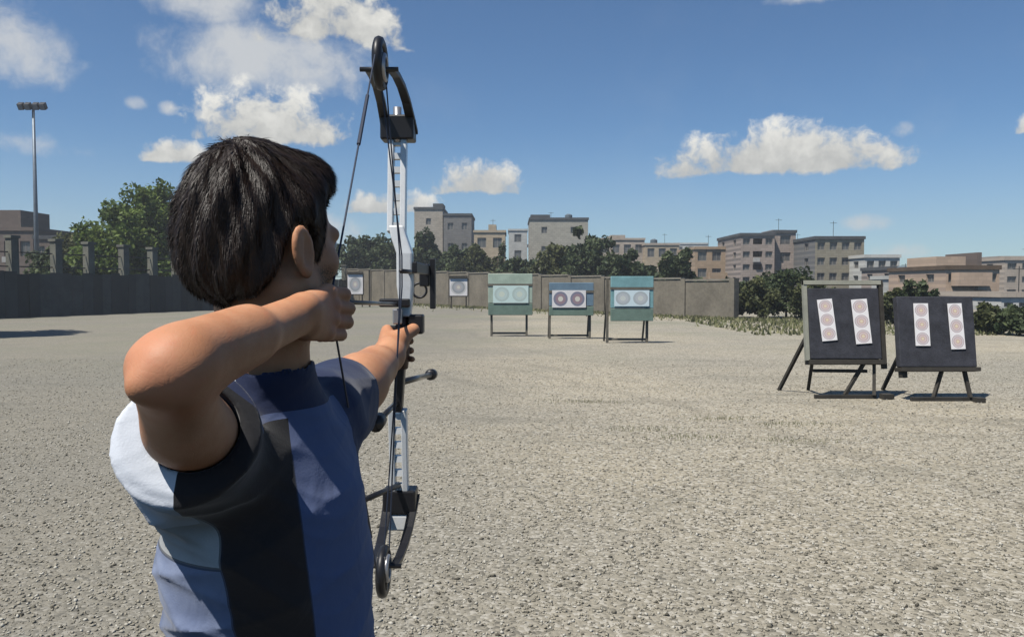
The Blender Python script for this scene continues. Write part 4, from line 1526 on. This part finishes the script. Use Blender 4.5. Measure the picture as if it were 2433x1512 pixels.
# single strands lying over it
Nh = vnormals(Vh, Fh)
NS = 60000
si = RNG.integers(0, len(Vh), NS)
loc_ = Vh[si] - HC
hx = cy * loc_[:, 0] - sy * loc_[:, 1]; hy = sy * loc_[:, 0] + cy * loc_[:, 1]; hz = loc_[:, 2]
lock = np.stack([np.sin(70 * hx + 31 * hz), np.cos(63 * hy - 27 * hx), np.sin(48 * hz + 55 * hy)], -1) * 0.014
fl = np.stack([hx - 0.015 + 0.5 * (hy + 0.055), hy + 0.055 - 0.5 * (hx - 0.015), hz - 0.10], -1) * 1.0 + np.array((0, 0, -0.04)) + lock
fl += RNG.normal(0, 0.009, (NS, 3))
fw = np.stack([cy * fl[:, 0] + sy * fl[:, 1], -sy * fl[:, 0] + cy * fl[:, 1], fl[:, 2]], -1)
nn = Nh[si]
fw -= (fw * nn).sum(1)[:, None] * nn
fw /= np.linalg.norm(fw, axis=1)[:, None] + 1e-9
sd = np.cross(fw, nn)
Ls = (0.007 + 0.011 * RNG.random(NS))[:, None] * np.clip(0.65 + (hz + 0.10)[:, None] * 2.6, 0.55, 1.2)
wd = 0.00042
p0 = Vh[si] - nn * 0.001
lift = (0.0006 + 0.0022 * RNG.random(NS) ** 3)[:, None]
p1 = p0 + fw * Ls * 0.5 + nn * lift
p2 = p0 + fw * Ls + nn * (lift * 1.3) - np.array((0, 0, 0.002))
Vs = np.stack([p0 - sd * wd, p0 + sd * wd, p1 + sd * wd, p1 - sd * wd, p2], 1).reshape(-1, 3)
Fs = (np.array([(0, 1, 2), (0, 2, 3), (3, 2, 4)])[None] + (np.arange(NS) * 5)[:, None, None]).reshape(-1, 3)
so = mesh_object('hair_strands', Vs, Fs, M['hair'], hair)
so['kind'] = 'stuff'

# ------------------------------------------------------------------ shirt
T = Field((-0.52, 0.70, 0.88), (-0.12, 1.42, 1.53), 0.0035)
T.ell((-0.325, 1.055, 1.270), (0.128, 0.178, 0.185), 0.04)
T.ell((-0.318, 1.055, 1.10), (0.128, 0.162, 0.21), 0.06)
T.seg((-0.315, 1.055, 1.02), (-0.312, 1.055, 0.93), 0.126, 0.126, 0.06)
T.seg((-0.350, 0.955, 1.388), (-0.295, 1.16, 1.403), 0.071, 0.069, 0.05)
T.seg((-0.325, 1.045, 1.40), (-0.318, 1.015, 1.485), 0.085, 0.066, 0.03)
dR = ELR - SHR
endR = SHR + dR * 0.46
T.seg(SHR, SHR + dR * 0.7, 0.066, 0.066, 0.035, cut=(endR, dR))
T.seg(SHR + A3((-0.012, 0, -0.02)), SHR + dR * 0.7 + A3((-0.012, 0.0, -0.022)), 0.060, 0.066, 0.03, cut=(endR, dR))
dL = ELL - SHL
endL = SHL + dL * 0.62
T.seg(SHL, SHL + dL * 0.9, 0.066, 0.066, 0.035, cut=(endL, dL))
T.seg(SHL + A3((0, 0, -0.03)), SHL + dL * 0.9 + A3((0, 0, -0.035)), 0.052, 0.046, 0.03, cut=(endL, dL))


def folds(X, Y, Z):
    def rid(a, w=1.6):
        return (1 - np.abs(np.sin(a))) ** w - 0.32
    f = -0.0062 * rid(21 * (Z + 0.75 * X - 0.30 * Y) + 1.1 * np.sin(9 * Y + 6 * X) + 0.8 * np.sin(14 * Z))
    f = f - 0.0036 * rid(38 * (Z - 0.55 * X + 0.25 * Y) + 1.3 * np.sin(13 * X + 9 * Z) + 0.9, 2.2)
    f = f - 0.0022 * rid(70 * (Z + 0.3 * X) + 2.0 * np.sin(17 * X + 12 * Y), 2.5)
    # wilder at the small of the back and round the armpits
    g_ = 0.55 + 0.9 * np.exp(-((X + 0.40) ** 2 + (Z - 1.20) ** 2) / 0.010) + 0.7 * np.exp(-((Y - 0.86) ** 2 + (Z - 1.34) ** 2) / 0.006)
    # gathers running round the right sleeve
    al = ((X - SHR[0]) * dR[0] + (Y - SHR[1]) * dR[1] + (Z - SHR[2]) * dR[2]) / float(dR @ dR)
    sl_ = np.clip(al * 6, 0, 1)
    f = f * (1 - 0.6 * sl_) + sl_ * -0.0040 * rid(9.0 * al + 26 * X + 0.8 * np.sin(22 * Z), 1.8)
    return (f * g_).astype(np.float32)


T.put(folds, (-0.6, 0.6, 0.8), (0, 1.5, 1.6), op='add')
# openings: right cuff, left cuff, collar, hem
T.seg(SHR + dR * 0.30, ELR, 0.0455, 0.050, 0.003, 's')
T.seg(SHL + dL * 0.50, ELL, 0.054, 0.056, 0.006, 's')
T.seg((-0.320, 1.018, 1.475), (-0.316, 1.0, 1.60), 0.060, 0.064, 0.006, 's')
T.put(lambda X, Y, Z: (Z - 0.93) + 0 * X + 0 * Y, (-0.6, 0.6, 0.80), (0, 1.5, 1.02), 0.004, 's')
Vt, Ft = T.mesh()
shirt = mesh_object('shirt', Vt, Ft, M['shirt'], archer)
shirt['label'] = 'short sleeved shirt in blue with a black side and pale shoulder'

# ------------------------------------------------------------------ trousers and shoes
L_ = Field((-0.50, 0.72, 0.02), (-0.10, 1.42, 1.02), 0.006)
L_.ell((-0.300, 1.055, 0.93), (0.122, 0.165, 0.11), 0.05)
for ky, fy in ((0.955, 0.885), (1.155, 1.255)):
    L_.seg((-0.30, 0.5 * (ky + 1.055), 0.90), (-0.290, ky * 0.5 + fy * 0.5, 0.50), 0.098, 0.068, 0.05)
    L_.seg((-0.290, ky * 0.5 + fy * 0.5, 0.50), (-0.310, fy, 0.08), 0.070, 0.058, 0.03)
L_.put(lambda X, Y, Z: (0.004 * np.sin(70 * Z + 3 * np.sin(20 * Y)) * np.cos(25 * X)).astype(np.float32), (-0.6, 0.6, 0), (0, 1.5, 1.2), op='add')
L_.put(lambda X, Y, Z: (Z - 0.055) + 0 * X + 0 * Y, (-0.6, 0.6, 0.0), (0, 1.5, 0.12), 0.004, 's')
Vl, Fl = L_.mesh()
mesh_object('trousers', Vl, Fl, M['denim'], archer)
for fy in (0.885, 1.255):
    Sf = Field((-0.44, fy - 0.09, -0.02), (-0.08, fy + 0.09, 0.16), 0.004)
    Sf.seg((-0.345, fy, 0.055), (-0.20, fy, 0.045), 0.046, 0.040, 0.03)
    Sf.seg((-0.315, fy, 0.06), (-0.312, fy, 0.105), 0.046, 0.044, 0.03)
    Sf.put(lambda X, Y, Z: (Z - 0.026) + 0 * X + 0 * Y, (-0.5, 0.6, -0.1), (0, 1.5, 0.06), 0.003, 's')
    Vf, Ff = Sf.mesh()
    sh = mesh_object('shoe', Vf, Ff, M['shoe'], archer)
    w = MB()
    pr = []
    for i in range(24):
        t = 2 * math.pi * i / 24
        x_ = -0.275 + 0.122 * math.cos(t)
        pr.append((x_, fy + 0.047 * math.sin(t) * (1 - 0.15 * math.cos(t))))
    w.add([(p[0], p[1], 0.0) for p in pr] + [(p[0], p[1], 0.027) for p in pr], [tuple(reversed(range(24))), tuple(range(24, 48))] + [(i, (i + 1) % 24, (i + 1) % 24 + 24, i + 24) for i in range(24)])
    w.build('sole', M['sole'], sh)

# ------------------------------------------------------------------ compound bow
def gloss(name, col, rough, metal=0.0, coat=0.0):
    m = plain(name, col, rough, 0.06, 30.0, metal, 0.05, 0.001)
    m.node_tree.nodes['Principled BSDF'].inputs['Coat Weight'].default_value = coat
    return m


M['bow_white'] = gloss('white lacquer', (0.72, 0.73, 0.72), 0.32, 0.0, 0.4)
M['bow_black'] = gloss('black anodised', (0.012, 0.012, 0.014), 0.42, 0.0)
M['bow_grey'] = gloss('grey machined metal', (0.33, 0.33, 0.34), 0.35, 0.7)
M['string'] = gloss('dark bow string', (0.020, 0.028, 0.05), 0.6)
M['grip'] = gloss('brown grip', (0.05, 0.022, 0.014), 0.5)
M['carbon'] = gloss('black carbon shaft', (0.018, 0.018, 0.02), 0.35, 0.0, 0.3)

XB, XW = -0.247, -0.229
bow = empty('compound_bow', (XB, 1.70, 1.0), 'white and black compound bow held upright at full draw', 'bow')


def ladder(z0, y0, z1, y1, n):
    for sx_ in (-0.0135, 0.0135):
        w = MB()
        w.bar((XB + sx_, y0, z0), (XB + sx_, y1, z1), 0.0125, 0.026, up=(0, 1, 0))
        w.build('riser_rail', M['bow_white'], bow, bevel=0.002)
    for k_ in range(n):
        t = (k_ + 0.5) / n
        w = MB()
        zc, yc = z0 + (z1 - z0) * t, y0 + (y1 - y0) * t
        w.box(XB - 0.0078, XB + 0.0078, yc - 0.010, yc + 0.010, zc - 0.0065, zc + 0.0065)
        w.build('riser_rung', M['bow_white'], bow)


ladder(1.715, 1.716, 1.925, 1.742, 7)
ladder(1.335, 1.716, 1.115, 1.742, 7)
# solid riser round the sight window, shifted to the right of the arrow
w = MB()
prev = None
secs = [(XB, 1.716, 1.730, 0.032, 0.030), (XB + 0.006, 1.714, 1.705, 0.034, 0.030), (XW, 1.712, 1.670, 0.034, 0.032), (XW, 1.714, 1.600, 0.034, 0.032), (XW + 0.001, 1.716, 1.560, 0.026, 0.032), (XW - 0.002, 1.716, 1.535, 0.026, 0.034)]
vs, fs = [], []
for x, y, z, a, d in secs:
    vs += [(x - a / 2, y - d / 2, z), (x + a / 2, y - d / 2, z), (x + a / 2, y + d / 2, z), (x - a / 2, y + d / 2, z)]
for i in range(len(secs) - 1):
    for k_ in range(4):
        fs.append((i * 4 + k_, i * 4 + (k_ + 1) % 4, i * 4 + 4 + (k_ + 1) % 4, i * 4 + 4 + k_))
fs += [(3, 2, 1, 0), tuple(len(vs) - 4 + q for q in range(4))]
w.add(vs, fs)
w.build('riser_window', M['bow_white'], bow, bevel=0.004)
w = MB()
w.tube([(GX, 1.722, 1.545), (GX, 1.716, 1.52), (GX, 1.708, 1.49), (GX, 1.706, 1.46), (GX - 0.002, 1.714, 1.425)], [0.015, 0.014, 0.0165, 0.017, 0.014], 12)
w.build('grip', M['grip'], bow, smooth=True)
w = MB()
w.bar((GX - 0.004, 1.716, 1.43), (XB, 1.716, 1.33), 0.020, 0.030, up=(0, 1, 0))
w.build('lower_riser', M['bow_black'], bow, bevel=0.003)


def limb_end(sg, nm):
    zc = 1.535
    f = lambda z: zc + sg * (z - zc)
    lm = M['bow_black']
    w = MB()
    z0, z1 = sorted((f(1.915), f(1.968)))
    w.box(XB - 0.036, XB + 0.036, 1.722, 1.775, z0, z1)
    po = w.build('limb_pocket', M['bow_black'], bow, bevel=0.004)
    w = MB()
    w.tube([(XB - 0.0, 1.735, f(1.91)), (XB, 1.735, f(1.985))], 0.009, 10)
    w.build('limb_bolt', M['bow_grey'], po, smooth=True)
    if sg < 0:
        w = MB()
        w.box(XB - 0.026, XB + 0.026, 1.724, 1.770, z0 - 0.036, z0 - 0.001)  # white plate stands in for the sunlit tops of the lower limbs
        w.build('sunlit_plate', M['bow_white'], po, bevel=0.004)
    for sx_ in (-0.030, 0.030):
        w = MB()
        path = [(1.770, 1.938), (1.730, 1.962), (1.680, 1.986), (1.62, 2.002), (1.56, 2.008), (1.512, 2.006)]
        vs, fs = [], []
        for i, (y, z) in enumerate(path):
            a = sx_ * (1 - 0.06 * i)
            hw_ = 0.0105 - 0.0006 * i
            for dx_, dz_ in ((-hw_, -0.005), (hw_, -0.005), (hw_, 0.005), (-hw_, 0.005)):
                vs.append((XB + a + dx_, y, f(z + dz_)))
        for i in range(len(path) - 1):
            for k_ in range(4):
                fs.append((i * 4 + k_, i * 4 + (k_ + 1) % 4, i * 4 + 4 + (k_ + 1) % 4, i * 4 + 4 + k_))
        fs += [(3, 2, 1, 0), tuple(len(vs) - 4 + q for q in range(4))]
        w.add(vs, fs)
        w.build('limb', lm, bow, bevel=0.0015)
    # cam: grooved eccentric wheel with spokes on an axle
    cy_, cz_ = 1.512, f(2.006)
    w = MB()
    ring = []
    for i in range(25):
        t = 2 * math.pi * i / 24
        rr = 0.040 + 0.009 * math.cos(t - 0.9 * sg)
        ring.append((XB, cy_ + rr * math.cos(t) - 0.004, cz_ + rr * math.sin(t) + 0.004 * sg))
    w.tube(ring, 0.0095, 8, caps=False)
    co = w.build('cam', M['bow_black'], bow, smooth=True)
    w = MB()
    w.add([(XB + dx_, cy_ - 0.004 + 0.037 * math.cos(2 * math.pi * i / 20), cz_ + 0.004 * sg + 0.037 * math.sin(2 * math.pi * i / 20)) for dx_ in (-0.004, 0.004) for i in range(20)], [tuple(range(20)), tuple(range(39, 19, -1))] + [(i, (i + 1) % 20, 20 + (i + 1) % 20, 20 + i) for i in range(20)])
    w.build('cam_plate', M['bow_black'], co)
    for t in (0.3, 2.4, 4.5):
        w = MB()
        w.bar((XB, cy_, cz_), (XB, cy_ + 0.040 * math.cos(t), cz_ + 0.004 * sg + 0.040 * math.sin(t)), 0.010, 0.016, up=(1, 0, 0))
        w.build('spoke', M['bow_black'], co)
    w = MB()
    ring = [(XB + 0.010, cy_ - 0.012 + 0.022 * math.cos(2 * math.pi * i / 20), cz_ + 0.022 * math.sin(2 * math.pi * i / 20)) for i in range(21)]
    w.tube(ring, 0.005, 8, caps=False)
    w.build('module', M['bow_grey'], co, smooth=True)
    w = MB()
    w.tube([(XB - 0.038, cy_, cz_), (XB + 0.034, cy_, cz_)], 0.0045, 10)
    w.build('axle', M['bow_black'], bow, smooth=True)
    return cy_, cz_


c1 = limb_end(1, 'upper')
c2 = limb_end(-1, 'lower')
NOCK = (-0.2275, 0.997, 1.581)
for (cy_, cz_), sg in ((c1, 1), (c2, -1)):
    w = MB()
    w.tube([(XB, cy_ - 0.058, cz_ + 0.010 * sg), NOCK], 0.0015, 6)
    w.build('string', M['string'], bow)
    # thicker serving of the string
    w = MB()
    a_, b_ = Vector((XB, cy_ - 0.058, cz_ + 0.010 * sg)), Vector(NOCK)
    w.tube([a_.lerp(b_, 0.22), a_.lerp(b_, 0.45)], 0.0032, 6)
    w.build('string_silencer', M['string'], bow)
for dx_ in (0.0, 0.010):
    w = MB()
    w.tube([(XB + 0.008 - dx_, c1[0] + 0.02, c1[1] - 0.02), (XB + 0.026 + dx_ * 0.4, 1.575, 1.66), (XB + 0.026 + dx_ * 0.4, 1.575, 1.60), (XB + 0.008 - dx_, c2[0] + 0.02, c2[1] + 0.02)], 0.0015, 6)
    w.build('cable', M['string'], bow)
w = MB()
w.tube([(XW + 0.01, 1.71, 1.63), (XB + 0.038, 1.64, 1.63), (XB + 0.030, 1.56, 1.63)], 0.0045, 8)
w.build('cable_guard', M['bow_black'], bow, smooth=True)
# sight
w = MB(); w.box(XW + 0.018, XW + 0.028, 1.69, 1.98, 1.628, 1.652)
si_ = w.build('sight_bar', M['bow_black'], bow, bevel=0.002)
w = MB(); w.box(-0.201, -0.188, 1.95, 1.975, 1.545, 1.668); w.build('sight_rail', M['bow_black'], si_, bevel=0.002)
w = MB(); w.box(-0.226, -0.203, 1.945, 1.985, 1.600, 1.655); w.build('sight_block', M['bow_black'], si_, bevel=0.003)
w = MB()
ring = [(-0.232 + 0.018 * math.cos(2 * math.pi * i / 20), 2.0, 1.590 + 0.018 * math.sin(2 * math.pi * i / 20)) for i in range(21)]
w.tube(ring, 0.003, 8, caps=False); w.build('scope', M['bow_black'], si_, smooth=True)
# arrow rest
w = MB(); w.box(-0.282, -0.217, 1.690, 1.712, 1.556, 1.574); ro = w.build('rest_mount', M['bow_black'], bow, bevel=0.003)
w = MB(); w.box(-0.252, -0.232, 1.680, 1.700, 1.520, 1.553); w.build('rest_body', M['bow_grey'], ro, bevel=0.003)
w = MB(); w.box(-0.222, -0.190, 1.70, 1.735, 1.498, 1.540); w.build('rest_bracket', M['bow_black'], ro, bevel=0.004)
w = MB(); w.box(-0.268, -0.222, 1.694, 1.708, 1.500, 1.517); w.build('rest_shelf', M['bow_black'], ro, bevel=0.003)
# stabilisers
w = MB(); w.tube([(XB + 0.006, 1.73, 1.392), (-0.243, 2.36, 1.338)], 0.0075, 10); st_ = w.build('stabiliser', M['carbon'], bow, smooth=True)
w = MB(); w.tube([(-0.243, 2.36, 1.338), (-0.243, 2.365, 1.3376), (-0.243, 2.42, 1.333), (-0.243, 2.425, 1.3326)], [0.009, 0.017, 0.017, 0.012], 12); w.build('weight', M['bow_black'], st_, smooth=True)
w = MB(); w.tube([(XB, 1.715, 1.352), (-0.262, 1.57, 1.337)], 0.006, 10); st_ = w.build('stabiliser', M['carbon'], bow, smooth=True)
w = MB(); w.tube([(-0.262, 1.57, 1.337), (-0.2635, 1.53, 1.333)], 0.015, 12); w.build('weight', M['bow_black'], st_, smooth=True)
w = MB(); w.tube([(XB, 1.735, 1.165), (-0.288, 1.535, 1.186)], 0.006, 10); w.build('string_stop', M['bow_black'], bow, smooth=True)

# ------------------------------------------------------------------ arrow
ar = empty('arrow', NOCK, 'black carbon arrow nocked on the string of the bow', 'arrow')
A0, A1 = Vector(NOCK), Vector((-0.247, 1.80, 1.560))
dA = (A1 - A0).normalized()
w = MB(); w.tube([A0 + dA * 0.012, A1], 0.0034, 8); w.build('shaft', M['carbon'], ar, smooth=True)
w = MB(); w.tube([A1, A1 + dA * 0.012, A1 + dA * 0.030], [0.0036, 0.0034, 0.0006], 8); w.build('point', M['bow_grey'], ar, smooth=True)
w = MB(); w.tube([A0 - dA * 0.004, A0 + dA * 0.012], [0.0028, 0.0036], 8); w.build('nock', M['bow_white'], ar, smooth=True)
for t in (90, 210, 330):
    u_ = Vector((math.cos(math.radians(t)), 0, math.sin(math.radians(t))))
    a_, b_ = A0 + dA * 0.035, A0 + dA * 0.080
    n_ = dA.cross(u_).normalized() * 0.0004
    w = MB()
    vs = [a_ + u_ * 0.003, b_ + u_ * 0.003, b_ - dA * 0.012 + u_ * 0.006, a_ + dA * 0.006 + u_ * 0.012]
    w.add([p + n_ for p in vs] + [p - n_ for p in vs], [(0, 1, 2, 3), (7, 6, 5, 4), (0, 4, 5, 1), (1, 5, 6, 2), (2, 6, 7, 3), (3, 7, 4, 0)])
    w.build('fletching', M['bow_white'], ar)

# ------------------------------------------------------------------ thin summer haze over the town
m = bpy.data.materials.new('thin haze')
m.use_nodes = True
m.node_tree.nodes.clear()
ho_ = m.node_tree.nodes.new('ShaderNodeOutputMaterial')
hv_ = m.node_tree.nodes.new('ShaderNodeVolumePrincipled')
hv_.inputs['Color'].default_value = (0.90, 0.93, 0.95, 1)
hv_.inputs['Density'].default_value = 0.0010
hv_.inputs['Anisotropy'].default_value = 0.2
m.node_tree.links.new(hv_.outputs[0], ho_.inputs['Volume'])
w = MB()
w.box(-190, 190, -60, 260, -1.0, 24.0)
hz = w.build('haze', m)
tag(hz, 'thin pale haze lying over the yard and the far town', 'haze', kind='stuff')
